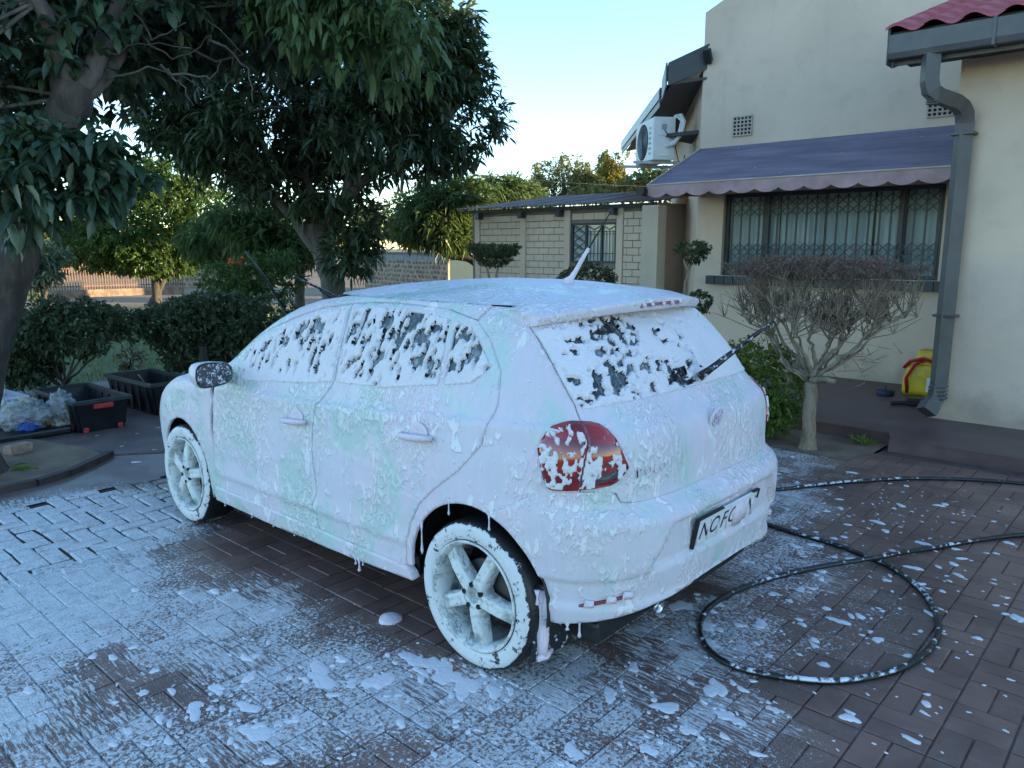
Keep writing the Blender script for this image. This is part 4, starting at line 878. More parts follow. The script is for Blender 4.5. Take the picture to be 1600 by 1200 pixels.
def normals(fn, V):
    e = 2e-3; a = fn(V + [e, 0]) - fn(V - [e, 0]); b = fn(V + [0, e]) - fn(V - [0, e]); n = np.cross(a, b)
    n /= np.maximum(np.linalg.norm(n, axis=-1, keepdims=True), 1e-9)
    P = fn(V); c = np.array([1.0, 0, .7]); flip = ((P - c) * n).sum(-1) < 0; n[flip] *= -1
    return n
def panel(name, outer, mat, fn=XZ, holes=(), off=0., du=.02, dv=.02, disp=None, flange=.014, parent=None, mirror=True, keep=None):
    """one body panel: a polygon of the body surface with its own edges; returns the left (and right) object"""
    V, F, B = patch2d(outer, holes, du, dv); N = normals(fn, V); P = fn(V)
    h = np.full(len(V), off) if disp is None else off + disp(V, P)
    Q = P + N * h[:, None]
    if keep is not None:
        kp = keep(V, P); F = [f for f in F if all(kp[i] for i in f)]; flange = 0
    if flange:
        n = len(Q); bi = sorted({i for b in B for i in b}); mp = {i: n + k for k, i in enumerate(bi)}
        Q = np.concatenate([Q, (P + N * (h - flange)[:, None])[bi]])
        # keep winding of the neighbouring face
        ed = {}
        for f in F:
            for i in range(len(f)): ed[(f[i], f[(i + 1) % len(f)])] = 1
        for a, b in B:
            if (a, b) in ed: F.append([b, a, mp[a], mp[b]])
            else: F.append([a, b, mp[b], mp[a]])
    # orient
    f0 = max(F, key=len) if F else None
    F3 = [f for f in F if len(f) == 3]; F4 = [f for f in F if len(f) == 4]
    if F:
        f = F[len(F) // 3]; nn = np.cross(Q[f[1]] - Q[f[0]], Q[f[2]] - Q[f[0]])
        k = f[0] if f[0] < len(N) else f[1]
        if nn @ N[k] < 0: F3 = [x[::-1] for x in F3]; F4 = [x[::-1] for x in F4]
    def mk(nm, Q, F3, F4):
        used = np.unique(np.concatenate([np.array(F3, int).ravel(), np.array(F4, int).ravel()])); rm = np.full(len(Q), -1); rm[used] = np.arange(len(used))
        return npmesh(nm, Q[used], [rm[np.array(F3, int)].reshape(-1, 3), rm[np.array(F4, int)].reshape(-1, 4)], mat)
    o = link(name, mk(name, Q, F3, F4), parent)
    if not mirror: return o
    o2 = link(name, mk(name, Q * [1, -1, 1], [f[::-1] for f in F3], [f[::-1] for f in F4]), parent)
    return o, o2

# ---- materials of the car
def foam_paint():
    t = NT('foamed_white_paint'); v = t.obj()
    big = t.noise(t.mapping(v, (1, 1, .75)), 2.4, 4, .6, .6)
    big2 = t.noise(t.mapping(v, (1, 1, .7), loc=(3, 1, 7)), 8, 3, .6, .8)
    dab0 = t.noise(t.mapping(v, (1, 1, .4)), 30, 3, .6, .3)
    bare = t.ramp(t.math('MULTIPLY_ADD', dab0, .10, t.math('MULTIPLY_ADD', big2, .34, big)), (.74), .56)                  # film of suds run thin, paint shows mint
    streak = t.noise(t.mapping(v, (34, 34, 2.2)), 1, 4, .6, .3)                          # vertical runs
    clump = t.noise(t.mapping(v, (1, 1, .6)), 48, 2.5, .55, .15)
    dab = t.noise(t.mapping(v, (1, 1, .5), (.3, .2, 0)), 18, 3, .55, .4)
    zone = t.ramp(t.noise(v, 3.1, 3, .5), .46, .60)                                      # where the foam is fluffy rather than run smooth
    bub = t.noise(v, 190, 2, .6)
    lav = (.62, .575, .64); pinkc = (.67, .57, .64); film = (.47, .59, .56); white = (.80, .79, .81)
    c = t.mix(t.ramp(t.noise(v, 1.5, 3), .42, .62), lav, pinkc)
    c = t.mix(t.math('MULTIPLY', t.ramp(streak, .36, .64), .40), c, (.51, .55, .58))
    c = t.mix(t.math('MULTIPLY', bare, .9), c, film)
    fl = t.math('MULTIPLY', t.ramp(clump, .47, .62), zone); fl = t.math('MAXIMUM', t.math('MULTIPLY', fl, .75), t.math('MULTIPLY', t.ramp(dab, .58, .66), .65))
    c = t.mix(t.math('MULTIPLY', fl, t.math('MULTIPLY_ADD', bare, -.4, 1.)), c, white)
    h = t.math('MULTIPLY', bare, -.5)
    h = t.math('MULTIPLY_ADD', fl, .95, h); h = t.math('MULTIPLY_ADD', streak, .22, h); h = t.math('MULTIPLY_ADD', t.math('MULTIPLY', clump, zone), 1.1, h)
    h = t.math('MULTIPLY_ADD', bub, .07, h)
    return t.done(t.bsdf(c, t.math('MULTIPLY_ADD', bare, -.22, .48), Normal=t.bump(h, .62, .012), Specular_IOR_Level=.35))
def foam_thick(name='thick_foam', c1=(.66, .65, .68), c2=(.71, .675, .71)):
    t = NT(name); v = t.obj(); n = t.noise(v, 5, 3); b = t.noise(v, 55, 4, .65, .4); f = t.noise(v, 220, 2)
    c = t.mix(t.ramp(n, .35, .65), c1, c2)
    return t.done(t.bsdf(c, .55, Normal=t.bump(t.math('MULTIPLY_ADD', f, .25, b), .6, .01), Specular_IOR_Level=.3, Subsurface_Weight=.0))
M_paint = foam_paint()
M_foam = foam_thick()
M_lav = foam_thick('lavender_foam', (.68, .605, .68), (.72, .62, .69))
t = NT('soapy_tinted_glass'); v = t.obj(); n = t.math('MULTIPLY_ADD', t.noise(t.mapping(v, (30, 30, 7)), 1, 4, .65, .5), .6, t.math('MULTIPLY', t.noise(v, 26, 4, .65, .5), .4)); m = t.ramp(n, .46, .66, 0., .55)
M_glass = t.done(t.bsdf(t.mix(m, (.010, .017, .018), (.42, .44, .46)), t.math('MULTIPLY_ADD', m, .5, .05), Specular_IOR_Level=.6, Normal=t.bump(n, .25, .004)))
M_black = simple('black_plastic', (.012, .012, .013), .5, .3, 30)
M_seal = simple('dark_gap', (.006, .006, .007), .8, .2)
M_red = NT('red_lamp_lens'); _v = M_red.obj(); _n = M_red.ramp(M_red.noise(M_red.mapping(_v, (1, 1, 3)), 6, 2), .4, .6)
M_red = M_red.done(M_red.bsdf(M_red.mix(_n, (.16, .004, .008), (.34, .012, .016)), .08, Specular_IOR_Level=.7, Coat_Weight=.5))
M_clear = simple('smoked_lamp_lens', (.08, .07, .08), .1, .3)
M_chrome = simple('steel', (.45, .46, .48), .25, .2, 20, metal=1)
M_rust = simple('dark_brake_steel', (.05, .045, .042), .5, .4, 20)
def tyre_mat():
    t = NT('foamed_tyre'); v = t.obj(); sx = t.n('SeparateXYZ', v)
    r2 = t.math('SQRT', t.math('ADD', t.math('POWER', sx.outputs[0], 2.), t.math('POWER', sx.outputs[1], 2.)))
    side = t.ramp(r2, .300, .286); n = t.noise(v, 16, 4, .6, .6); f = t.noise(v, 70, 3, .6, .5)
    edge = t.math('MULTIPLY_ADD', n, .62, t.math('MULTIPLY', f, .46))
    outer = t.ramp(sx.outputs[2], .05, .085)
    a = t.math('MULTIPLY', side, outer)
    m = t.ramp(t.math('ADD', edge, t.math('MULTIPLY', a, .26)), .66, .73); m = t.math('MULTIPLY', m, t.ramp(r2, .226, .232)); m = t.math('MULTIPLY', m, t.math('MULTIPLY_ADD', t.ramp(sx.outputs[2], .02, .06), .85, .15))
    c = t.mix(m, (.008, .008, .009), (.62, .63, .65))
    return t.done(t.bsdf(c, t.math('MULTIPLY_ADD', m, .1, .5), Normal=t.bump(t.math('MULTIPLY_ADD', f, .4, m), .7, .008)))
def rim_mat():
    t = NT('foamed_alloy'); v = t.obj(); n = t.noise(v, 11, 4, .65, .5); f = t.noise(v, 60, 3)
    m = t.ramp(t.math('MULTIPLY_ADD', f, .3, n), .52, .70)
    c = t.mix(m, (.36, .39, .38), (.62, .65, .65))
    return t.done(t.bsdf(c, t.math('MULTIPLY_ADD', m, .3, .28), Metallic=t.math('MULTIPLY_ADD', m, -.35, .35), Normal=t.bump(t.math('MULTIPLY_ADD', f, .4, m), .5, .006)))
M_tyre = tyre_mat(); M_rim = rim_mat()

CAR = empty('hatchback_car', (0, 0, 0), 0, 'hatchback car covered from roof to sills in pale mint and lavender soap foam', 'car')
def rough(V, P):                      # lumpy foam skin on the panels
    x, z = P[:, 0], P[:, 2]; zc = np.interp(x, [-.35, .25, 1.05, 1.9, 2.6], [1.02, .985, .928, .895, .86]); d = z - zc; sd = sstep(np.abs(P[:, 1]), .66, .74)
    cr = .013 * np.where(d < 0, np.clip(1 + d / .11, 0, 1) ** 1.6, np.clip(1 - d / .022, 0, 1)) * sd                     # shoulder crease
    d2 = z - np.interp(x, [.3, 2.1], [.43, .40]); cr = cr + .010 * np.where(d2 < 0, np.clip(1 + d2 / .03, 0, 1), np.clip(1 - d2 / .10, 0, 1) ** 1.5) * sd * sstep(x, .3, .45) * sstep(x, 2.15, 2.0)
    return cr + .006 * (fbm(P * [7, 7, 2.6], 3) - .5) + .0025 * (fbm(P * 38, 9, 2) - .5)
AR = (0.015, .325, .352); AFr = (2.49, .315, .335)          # wheel arches (x, z, radius)
def sstep(x, a, b):
    t = np.clip((x - a) / (b - a), 0, 1); return t * t * (3 - 2 * t)
def inpoly(V, poly):
    x, y = V[:, 0], V[:, 1]; r = np.zeros(len(V), bool); n = len(poly)
    for i in range(n):
        x1, y1 = poly[i]; x2, y2 = poly[(i + 1) % n]
        c = ((y1 > y) != (y2 > y)); r ^= c & (x < (x2 - x1) * (y - y1) / ((y2 - y1) if y2 != y1 else 1e-9) + x1)
    return r
def foam_sheet(name, poly, mat, fn, val, base, parent, d=.005, k=.05, tmax=.016, cut=-.05, mirror=False):
    a = np.array(poly); us = np.arange(a[:, 0].min() - d, a[:, 0].max() + 2 * d, d); vs = np.arange(a[:, 1].min() - d, a[:, 1].max() + 2 * d, d)
    V = np.stack(np.meshgrid(us, vs, indexing='ij'), -1).reshape(-1, 2); P = fn(V); N = normals(fn, V); v = val(P)
    h = base - .003 + np.where(v > 0, tmax * (1 - np.exp(-v * k / tmax * 8)), v * .08) + .003 * fbm(P * 70, 6, 2) * (v > 0)
    m = len(vs); i, j = np.meshgrid(np.arange(len(us) - 1), np.arange(m - 1), indexing='ij')
    F = np.stack([i * m + j, (i + 1) * m + j, (i + 1) * m + j + 1, i * m + j + 1], -1).reshape(-1, 4)
    ins = inpoly(V, poly); h = np.where(ins, h, base - .004 if base > 0 else -.010)
    ok = (v > cut) | ~ins; F = F[ok[F].all(1) & ins[F].any(1)]; Q = P + N * h[:, None]
    f = F[len(F) // 2]
    if np.cross(Q[f[1]] - Q[f[0]], Q[f[2]] - Q[f[0]]) @ N[f[0]] < 0: F = F[:, ::-1]
    us_ = np.unique(F); rm = np.full(len(Q), -1); rm[us_] = np.arange(len(us_))
    o = link(name, npmesh(name, Q[us_], rm[F], mat), parent[0] if mirror else parent)
    if mirror: link(name, npmesh(name, Q[us_] * [1, -1, 1], rm[F][:, ::-1], mat), parent[1])
    return o
# ---- doors (frames with window openings)
win_f = [(1.775,.970),(1.835,1.06),(1.82,1.118),(1.679,1.192),(1.385,1.284),(1.17,1.348),(1.005,1.378),(.976,1.046),(1.132,1.022),(1.592,.980)]
win_r = [(.965,1.380),(.925,1.048),(.609,1.066),(.268,1.112),(.292,1.370),(.45,1.384),(.628,1.392),(.80,1.391)]
win_q = [(.258,1.362),(.226,1.118),(.09,1.142),(.008,1.204),(.084,1.282),(.164,1.346)]
door_f = [(2.085,.315),(1.058,.315),(1.07,.37),(1.092,.424),(1.062,.48),(1.048,.532),(1.062,.61),(1.078,.70),(1.078,.814),(1.054,.928),(.981,1.018),(.958,1.05),(.988,1.40),(1.20,1.372),(1.423,1.312),(1.70,1.218),(1.86,1.145),(1.945,1.06),(2.02,.93),(2.055,.82),(2.062,.55)]
door_r = [(1.052,.315),(.405,.315),(.392,.42),(.36,.52),(.30,.62),(.21,.70),(.08,.80),(-.03,.92),(-.07,1.08),(-.045,1.20),(.05,1.31),(.141,1.374),(.325,1.408),(.594,1.418),(.80,1.414),(.982,1.402),(.952,1.05),(.975,1.018),(1.048,.928),(1.072,.814),(1.072,.70),(1.056,.61),(1.042,.532),(1.056,.48),(1.086,.424),(1.064,.37)]
dl, dr_ = panel('door', dens(door_f), M_paint, XZ, [dens(win_f)], disp=rough, parent=CAR, dv=.011)
rl, rr_ = panel('door', dens(door_r), M_paint, XZ, [dens(win_r), dens(win_q)], disp=rough, parent=CAR, dv=.011)
for d_, t_ in ((dl, 'front left door with a foamed pull handle'), (rl, 'rear left door with a foamed pull handle')): d_['label'] = t_
def shrink(poly, k):
    a = np.array(poly); c = a.mean(0); d = a - c; l = np.linalg.norm(d, axis=1, keepdims=True); return [tuple(q) for q in c + d * (l + k) / l]
for poly, prs in ((win_f, (dl, dr_)), (win_r, (rl, rr_)), (win_q, (rl, rr_))):
    g = panel('window_pane', dens(shrink(poly, .012), .06), M_glass, XZ, off=-.009, du=.06, dv=.06, flange=0)
    for o, p_ in zip(g, prs): o.parent = p_
# foam clinging to the side glass: real lumps with gaps torn through to the dark pane
def side_val(P):
    x, z = P[:, 0], P[:, 2]; n = fbm(np.stack([x * 46 + z * 9, 0 * x, z * 21], -1), 5, 4); n2 = fbm(P * [8, 1, 6], 8, 2); n3 = fbm(P * [90, 1, 50], 15, 2)
    belt = np.interp(x, [0, .6, 1.13, 1.8], [1.15, 1.062, 1.02, .965]); top = np.interp(x, [0, .16, .6, 1.0, 1.4, 1.8], [1.2, 1.35, 1.39, 1.378, 1.28, 1.12]); hh = np.clip((z - belt) / np.maximum(top - belt, .05), -.2, 1.2)
    v = n * .85 + n2 * .25 + n3 * .14 - .50
    v += -.13 * np.exp(-((hh - .78) / .22) ** 2) + .16 * sstep(hh, .30, .04) + .06 * sstep(hh, .94, 1.0)
    v += -.06 * np.exp(-((x - .55) / .25) ** 2 - ((hh - .6) / .3) ** 2)
    return v
for poly, prs in ((win_f, (dl, dr_)), (win_r, (rl, rr_)), (win_q, (rl, rr_))):
    foam_sheet('window_foam', shrink(poly, .006), M_foam, XZ, side_val, -.009, prs, mirror=True)
# ---- handles
def handle(x, z, dx, par, sg):
    mb = MB(); pts = []; y = float(HALF(z))
    for k in range(9):
        u = -1 + k / 4; pts.append((x + u * dx, sg * (y + .012 + .026 * (1 - u ** 4)), z - u * .008))
    mb.tube(pts, [.012 + .006 * (1 - abs(-1 + k / 4) ** 3) for k in range(9)], 10, squash=.8)
    o = mb.obj('door_handle', M_lav, par, True)
    mb = MB(); mb.lathe([(.001, 0), (.03, .001), (.05, .004), (.056, .0)], 20, Matrix.Translation((x - .01, sg * (y + .003), z + .015)) @ Matrix.Rotation(R(-90 * sg), 4, 'X') @ Matrix.Diagonal((1, .8, 1, 1)))
    mb.obj('handle_cup', M_lav, par, True)
for sg, pf, pr in ((1, dl, rl), (-1, dr_, rr_)):
    handle(1.213, .832, .10, pf, sg); handle(.325, .900, .10, pr, sg)
# ---- quarter panel, sill, bumper, tailgate, nose
def sx_(l): return [(s_of(x, z), z) for x, z in l]
E2 = arcpts(AR[0], AR[1], AR[2], 105, 0, 16)
qp = sx_(dens([(.3665,.325),(.41,.318),(.398,.42),(.366,.52),(.306,.625),(.2165,.705),(.086,.805),(-.024,.921),(-.064,1.08),(-.039,1.199),(.056,1.307),(.148,1.370),(.112,1.434)], .03, False))
qp += [(.903,1.432),(.866,1.352),(.824,1.268),(.782,1.178),(.740,1.10),(.736,1.05),(.772,.799),(.862,.791),(.93,.783)]
panel_arc = sx_(E2)
qp += panel_arc[:-1]
arcq = []
panel('quarter_panel', dens(qp + arcq, .025), M_paint, SZ, disp=lambda V, P: rough(V, P) - .0035, parent=CAR, du=.022, dv=.011)
sill = sx_([(2.10,.312),(2.115,.262),(2.11,.222)]) + sx_([(1.558,.222),(.988,.234),(.616,.246),(.36,.262)]) + sx_([(.372,.29),(.40,.312)])
panel('sill', dens(sill, .04), M_paint, SZ, disp=lambda V, P: .006 + .012 * (fbm(P * [5, 5, 9], 4) - .4), parent=CAR, du=.022, dv=.015, flange=.04)
arcb = [(s_of(x, z), z) for x, z in arcpts(AR[0], AR[1], AR[2], 106, 172, 12)]
half_b = [(0,.372),(.2,.37),(.40,.356),(.474,.352),(.594,.332),(.702,.314),(.858,.286),(.935,.292)]
side_b = [(.942,.31)] + sx_(arcpts(AR[0], AR[1], AR[2], 167, 105, 12))
top_b = [(.929,.7885),(.862,.796),(.776,.800),(.64,.800),(.618,.79),(.60,.757),(.54,.750),(0,.750)]
hb = dens(half_b + side_b + top_b, .03, False)
full_b = hb + [(-s, z) for s, z in hb[::-1]][1:-1]
def bump_disp(V, P):
    s = np.abs(V[:, 0]); z = V[:, 1]
    lim = np.interp(z, [.50, .53, .64, .66], [.50, .49, .395, .36])
    rec = sstep(z, .485, .50) * sstep(z, .662, .652) * sstep(s, lim + .012, lim - .008)
    low = sstep(z, np.interp(s, [0, .49, .82], [.49, .50, .47]), np.interp(s, [0, .49, .82], [.475, .485, .455])) 
    return rough(V, P) - .034 * rec - .012 * low + .016 * sstep(z, .385, .35) 
BUMP = panel('rear_bumper', full_b, M_paint, SZ, disp=bump_disp, parent=CAR, mirror=False, du=.02, dv=.012, flange=.05)
# reflectors let into the bumper
for sg in (1, -1):
    q = [(.80,.362),(.70,.384),(.592,.406),(.592,.414),(.70,.396),(.80,.374)]
    o = panel('reflector', [(sg * a, b) for a, b in dens(q, .03)], M_red, SZ, off=-.002, mirror=False, parent=BUMP, flange=.01)
    for k in range(3):
        a = .76 - k * .075 - (k == 1) * .01
        panel('foam_smear', [(sg * (a + .022), .362 + .21 * (.79 - a)), (sg * (a - .02), .364 + .21 * (.79 - a)), (sg * (a - .016), .385 + .21 * (.79 - a)), (sg * (a + .016), .388 + .21 * (.79 - a))], M_lav, SZ, off=.006, mirror=False, parent=BUMP, du=.05, dv=.05)
# tailgate
hg = [(.0,.7512),(.54,.7512),(.597,.7585),(.612,.794),(.766,.803),(.732,1.05),(.735,1.10),(.776,1.178),(.818,1.268),(.86,1.352),(.897,1.432)]
hgl = dens(hg, .03, False); full_g = hgl + [(-s, z) for s, z in hgl[::-1]][:-1]
gw = [(.0,1.098),(.25,1.100),(.474,1.100),(.65,1.092),(.70,1.088),(.728,1.11),(.768,1.178),(.808,1.264),(.846,1.340),(.70,1.366),(.5,1.384),(.25,1.396),(0,1.400)]
gwl = dens(gw, .03, False); full_w = gwl + [(-s, z) for s, z in gwl[::-1]][1:-1]
HATCH = panel('tailgate', full_g, M_paint, SZ, [full_w], disp=lambda V, P: rough(V, P) + .006 * (np.abs(V[:, 0]) < .55) * (fbm(P * [3, 26, 1.2], 12, 2) - .5), parent=CAR, mirror=False, du=.02, dv=.016)
panel('rear_window', dens([(s * 1.012, .0 + z) for s, z in shrink(full_w, .012)], .06), M_glass, SZ, off=-.010, mirror=False, parent=HATCH, du=.05, dv=.05, flange=0)
def rear_val(P):
    y = P[:, 1]; z = P[:, 2]; n = fbm(np.stack([0 * y, y * 27 + z * 8, z * 44], -1), 31, 4); n2 = fbm(P * [1, 5, 9], 36, 2); n3 = fbm(P * [1, 70, 70], 44, 2)
    v = n * .85 + n2 * .35 + n3 * .14 - .505
    v -= .17 * np.exp(-((y - .42) / .16) ** 2 - ((z - 1.17) / .06) ** 2) + .20 * np.exp(-((y - .06) / .15) ** 2 - ((z - 1.175) / .035) ** 2)
    v -= .17 * sstep(z, 1.345, 1.37) * sstep(y, .1, .3) + .13 * np.exp(-((y - .25) / .07) ** 2 - ((z - 1.33) / .02) ** 2) + .10 * np.exp(-((y - .5) / .08) ** 2 - ((z - 1.27) / .03) ** 2)
    v += .12 * sstep(y, -.05, -.25) + .05 * np.exp(-((z - 1.25) / .04) ** 2) + .1 * sstep(z, 1.125, 1.105)
    return v
foam_sheet('window_foam', [(q[0] * 1.006, q[1] + (.005 if q[1] > 1.25 else -.005)) for q in full_w], M_foam, SZ, rear_val, -.010, HATCH)
# tail lamps, each in two halves across the tailgate gap
lo_ = [(.985,.946),(.954,.88),(.915,.815),(.895,.803),(.852,.803),(.776,.808),(.7395,1.046),(.785,1.047),(.828,1.042),(.90,1.027),(.942,1.008),(.972,.978)]
li_ = [(.7365,1.046),(.772,.811),(.726,.814),(.640,.826),(.614,.836),(.578,.864),(.558,.886),(.563,.90),(.588,.946),(.610,.990),(.632,1.020),(.652,1.036),(.69,1.044)]
for sg in (1, -1):
    L = empty('tail_lamp', parent=CAR)
    for q in (lo_, li_):
        pq = [(sg * a, b) for a, b in dens(q, .03)]
        o = panel('lamp_lens', pq, M_red, SZ, off=.008, mirror=False, parent=L, du=.03, dv=.03, flange=.02)
        def kf(P):
            y = np.abs(P[:, 1]); z = P[:, 2]; n = fbm(P * [62, 62, 44], 51, 3); n2 = fbm(P * [11, 11, 7], 57, 2)
            v = n * .75 + n2 * .40 - .67 + .13 * sstep(y, .72, .77) + .16 * np.exp(-((y - .700) / .013) ** 2) + .14 * np.exp(-((y - .625) / .035) ** 2 - ((z - .93) / .06) ** 2)
            v -= .20 * sstep(z, .99, 1.03) * sstep(y, .74, .70) + .22 * sstep(y, .595, .575); return v
        foam_sheet('lamp_foam', shrink(pq, -.003), M_foam, SZ, kf, .008, L, d=.004, tmax=.010)
    panel('reversing_lens', [(sg * a, b) for a, b in [(.765,.826),(.72,.829),(.63,.85),(.60,.868),(.605,.888),(.64,.876),(.72,.858),(.76,.855)]], M_clear, SZ, off=.0105, mirror=False, parent=L, du=.05, dv=.05, flange=.004)
# nose and bonnet
nose = sx_([(2.068,.322),(2.068,.55),(2.061,.82),(2.027,.93),(1.952,1.06),(1.99,1.075)])
nose += [(s_of(2.05, 1.02), 1.02), (S2 - .35, 1.0), (S2, 1.0), (S2, .2)] + sx_([(3.0,.20),(2.90,.22)])
arcn = [(s_of(x, z), z) for x, z in arcpts(AFr[0], AFr[1], AFr[2], -18, 197, 24)]
nb = dens(nose + arcn, .04)
panel('nose_panel', nb, M_paint, SZ, disp=rough, parent=CAR, du=.04, dv=.02)
# pillars and roof rail, windscreen
ap = [(1.94,1.075),(1.865,1.152),(1.705,1.225),(1.428,1.319),(1.20,1.379),(.985,1.408),(.80,1.420),(.594,1.421),(.325,1.411),(.225,1.3925),(.146,1.3785),(.115,1.436)]
wsl = [(1.05,1.437),(1.30,1.405),(1.50,1.352),(1.72,1.262),(1.88,1.165),(1.99,1.082)]
rail = sx_(dens(ap, .04, False)) + [(s_of(x, z), z) for x, z in [(.3,1.439),(.6,1.439)]] + sx_(dens(wsl, .04, False))
panel('roof_rail', rail, M_paint, SZ, disp=rough, parent=CAR, du=.03, dv=.012)
ws = sx_(dens(wsl, .04, False)) + [(s_of(2.05, 1.025), 1.025), (S2 - .35, 1.005), (S2, 1.005), (S2, 1.437)]
panel('windscreen', dens(ws, .06), M_glass, SZ, off=-.006, parent=CAR, du=.08, dv=.04)
# roof cap
def roofcap():
    ss = np.concatenate([np.linspace(0, S2, 130), -np.linspace(S2, 0, 130)[1:-1]]); rho = np.linspace(1, .04, 30)
    e = SZ(np.stack([ss, np.full_like(ss, 1.436)], -1)); P = []
    for r_ in rho:
        c = .48; q = np.stack([c + (e[:, 0] - c) * r_, e[:, 1] * r_, 1.437 + .076 * (1 - r_ ** 2.3) + 0 * ss], -1); P.append(q)
    P = np.array(P); P[..., 2] += .004 * (fbm(P * [10, 10, 1], 3) - .5) * (P[..., 2] > 1.44); m = len(ss); V = P.reshape(-1, 3); F = []
    V = np.concatenate([V, [[.48, 0, V[:, 2].max()]]])
    i, j = np.meshgrid(np.arange(len(rho) - 1), np.arange(m), indexing='ij'); j2 = (j + 1) % m
    F4 = np.stack([i * m + j, (i + 1) * m + j, (i + 1) * m + j2, i * m + j2], -1).reshape(-1, 4)
    k = np.arange(m); F3 = np.stack([(len(rho) - 1) * m + k, np.full(m, len(V) - 1), (len(rho) - 1) * m + (k + 1) % m], -1)
    return V, F4, F3
M_roof = foam_paint(); M_roof.name = 'foamed_roof'
V_, F4_, F3_ = roofcap(); link('roof', npmesh('roof', V_, [F4_, F3_], M_paint), CAR)
# spoiler over the tailgate
def spoiler():
    mb = MB(); rows = []
    for k in range(41):
        u = -1 + k / 20; y = .605 * u; au = abs(u)
        xt = -.315 + .17 * au ** 2.6; zt = 1.452 - .050 * au ** 2.2                     # trailing edge
        x0 = .04 + .0 * au; e = .48 + (REAR(1.436) - .48) * .9
        rr = min(1., (max(0, (.48 - x0) / (.48 + .14)) ** 4.9 + (abs(y) / .60) ** 4.9) ** (1 / 4.9)); z0 = 1.439 + .076 * (1 - rr ** 2.3)
        if au > .93: z0 = min(z0, zt + .012)
        th = .045 - .012 * au
        rows.append([(x0, y, z0 - .006), (x0 - .02, y, z0 + .004), (.5 * (x0 + xt), y, .5 * (z0 + zt) + .010), (xt + .03, y, zt + .006), (xt, y, zt), (xt - .004, y, zt - .010), (xt + .012, y, zt - th), (xt + .05, y, zt - th - .006), (x0 - .08, y, zt - th + .01)])
    mb.grid(rows)
    mb.bm.faces.new([v for v in mb.bm.verts[:9]]); mb.bm.faces.new([v for v in mb.bm.verts[-9:]][::-1])
    return mb.obj('spoiler', M_paint, CAR, False)
SP = autosmooth(spoiler(), 50)
mb = MB(); rows = []
for k in range(13):
    y = .155 - .31 * k / 12; au = abs(y / .605); xt = -.315 + .17 * au ** 2.6; zt = 1.452 - .050 * au ** 2.2
    rows.append([(xt - .0065 , y, zt - .0125), (xt + .0065, y, zt - .031)])
mb.grid(rows); mb.obj('brake_lamp', M_red, SP)
for a, b in ((.158, .13), (.095, .07), (.01, -.02), (-.06, -.09), (-.13, -.157)):
    mb = MB(); mb.tube([(-.321, a, 1.438), (-.318, (a + b) / 2, 1.430), (-.316, b, 1.426)], [.004, .010, .005], 8); mb.obj('foam_smear', M_lav, SP, True)
# inner shell behind the gaps, wheel wells, floor
def inner():
    ss = np.linspace(0, S2, 260); zz = np.linspace(.24, 1.43, 70); G = SZ(np.stack(np.meshgrid(ss, zz, indexing='ij'), -1))
    V2 = np.stack(np.meshgrid(ss, zz, indexing='ij'), -1).reshape(-1, 2); N = normals(SZ, V2); P = SZ(V2) - N * .045
    i, j = np.meshgrid(np.arange(259), np.arange(69), indexing='ij'); F = np.stack([i * 70 + j, (i + 1) * 70 + j, (i + 1) * 70 + j + 1, i * 70 + j + 1], -1).reshape(-1, 4)
    c = P[F].mean(1); bad = (np.hypot(c[:, 0] - AR[0], c[:, 2] - AR[1]) < .375) & (c[:, 1] > .5) | (np.hypot(c[:, 0] - AFr[0], c[:, 2] - AFr[1]) < .36) & (c[:, 1] > .4)
    return P, F[~bad]
P_, F_ = inner()
link('inner_shell', npmesh('inner_shell', np.concatenate([P_, P_ * [1, -1, 1]]), np.concatenate([F_, F_[:, ::-1] + len(P_)]), M_seal), CAR)
for (cx, cz, r_) in (AR, AFr):
    for sg in (1, -1):
        mb = MB(); pr = [(r_ + .006, .785), (r_ + .012, .70), (r_ + .012, .50), (.01, .49)]
        mb.lathe(pr, 40, Matrix.Translation((cx, 0, cz)) @ Matrix.Rotation(R(-90 * sg), 4, 'X'))
        bmesh.ops.delete(mb.bm, geom=[v for v in mb.bm.verts if v.co.z < .25], context='VERTS')
        o = mb.obj('wheel_arch_liner', M_black, CAR, True)
mb = MB(); mb.box((-.45, -.62, .17), (3.05, .62, .26), .02); mb.box((-.40, -.35, .24), (-.1, .35, .42), .03); mb.obj('underbody', M_black, CAR)
# wheels
def spoke_mesh():
    mb = MB(); prof = [(.040, .032, .030, .004), (.075, .028, .034, .004), (.14, .0265, .030, .0), (.19, .029, .018, -.006), (.214, .036, .010, -.012)]
    rows = []
    for r_, hw, top, yo in prof:
        rows.append([(-hw - .004, r_, -.025), (-hw, r_, top - .012), (-hw * .72, r_, top), (-hw * .25, r_, top - .007), (hw * .25, r_, top - .007), (hw * .72, r_, top), (hw, r_, top - .012), (hw + .004, r_, -.025)])
    mb.grid(rows); return mb.mesh('spoke', M_rim, True)
SPK = spoke_mesh()
def tyre_mesh():
    mb = MB(); pr = [(.222, .085), (.232, .097), (.250, .101), (.272, .1015), (.288, .097), (.298, .087), (.3035, .07), (.3045, .035), (.3045, -.035), (.3035, -.07), (.298, -.087), (.272, -.10), (.225, -.09)]
    mb.lathe(pr, 72); return mb.mesh('tyre', M_tyre, True)
def rim_mesh():
    mb = MB(); pr = [(.2235, .088), (.228, .100), (.226, .104), (.219, .103), (.213, .094), (.205, .078), (.200, .03), (.198, -.08), (.215, -.095)]
    mb.lathe(pr, 64); return mb.mesh('rim', M_rim, True)
TY, RM = tyre_mesh(), rim_mesh()
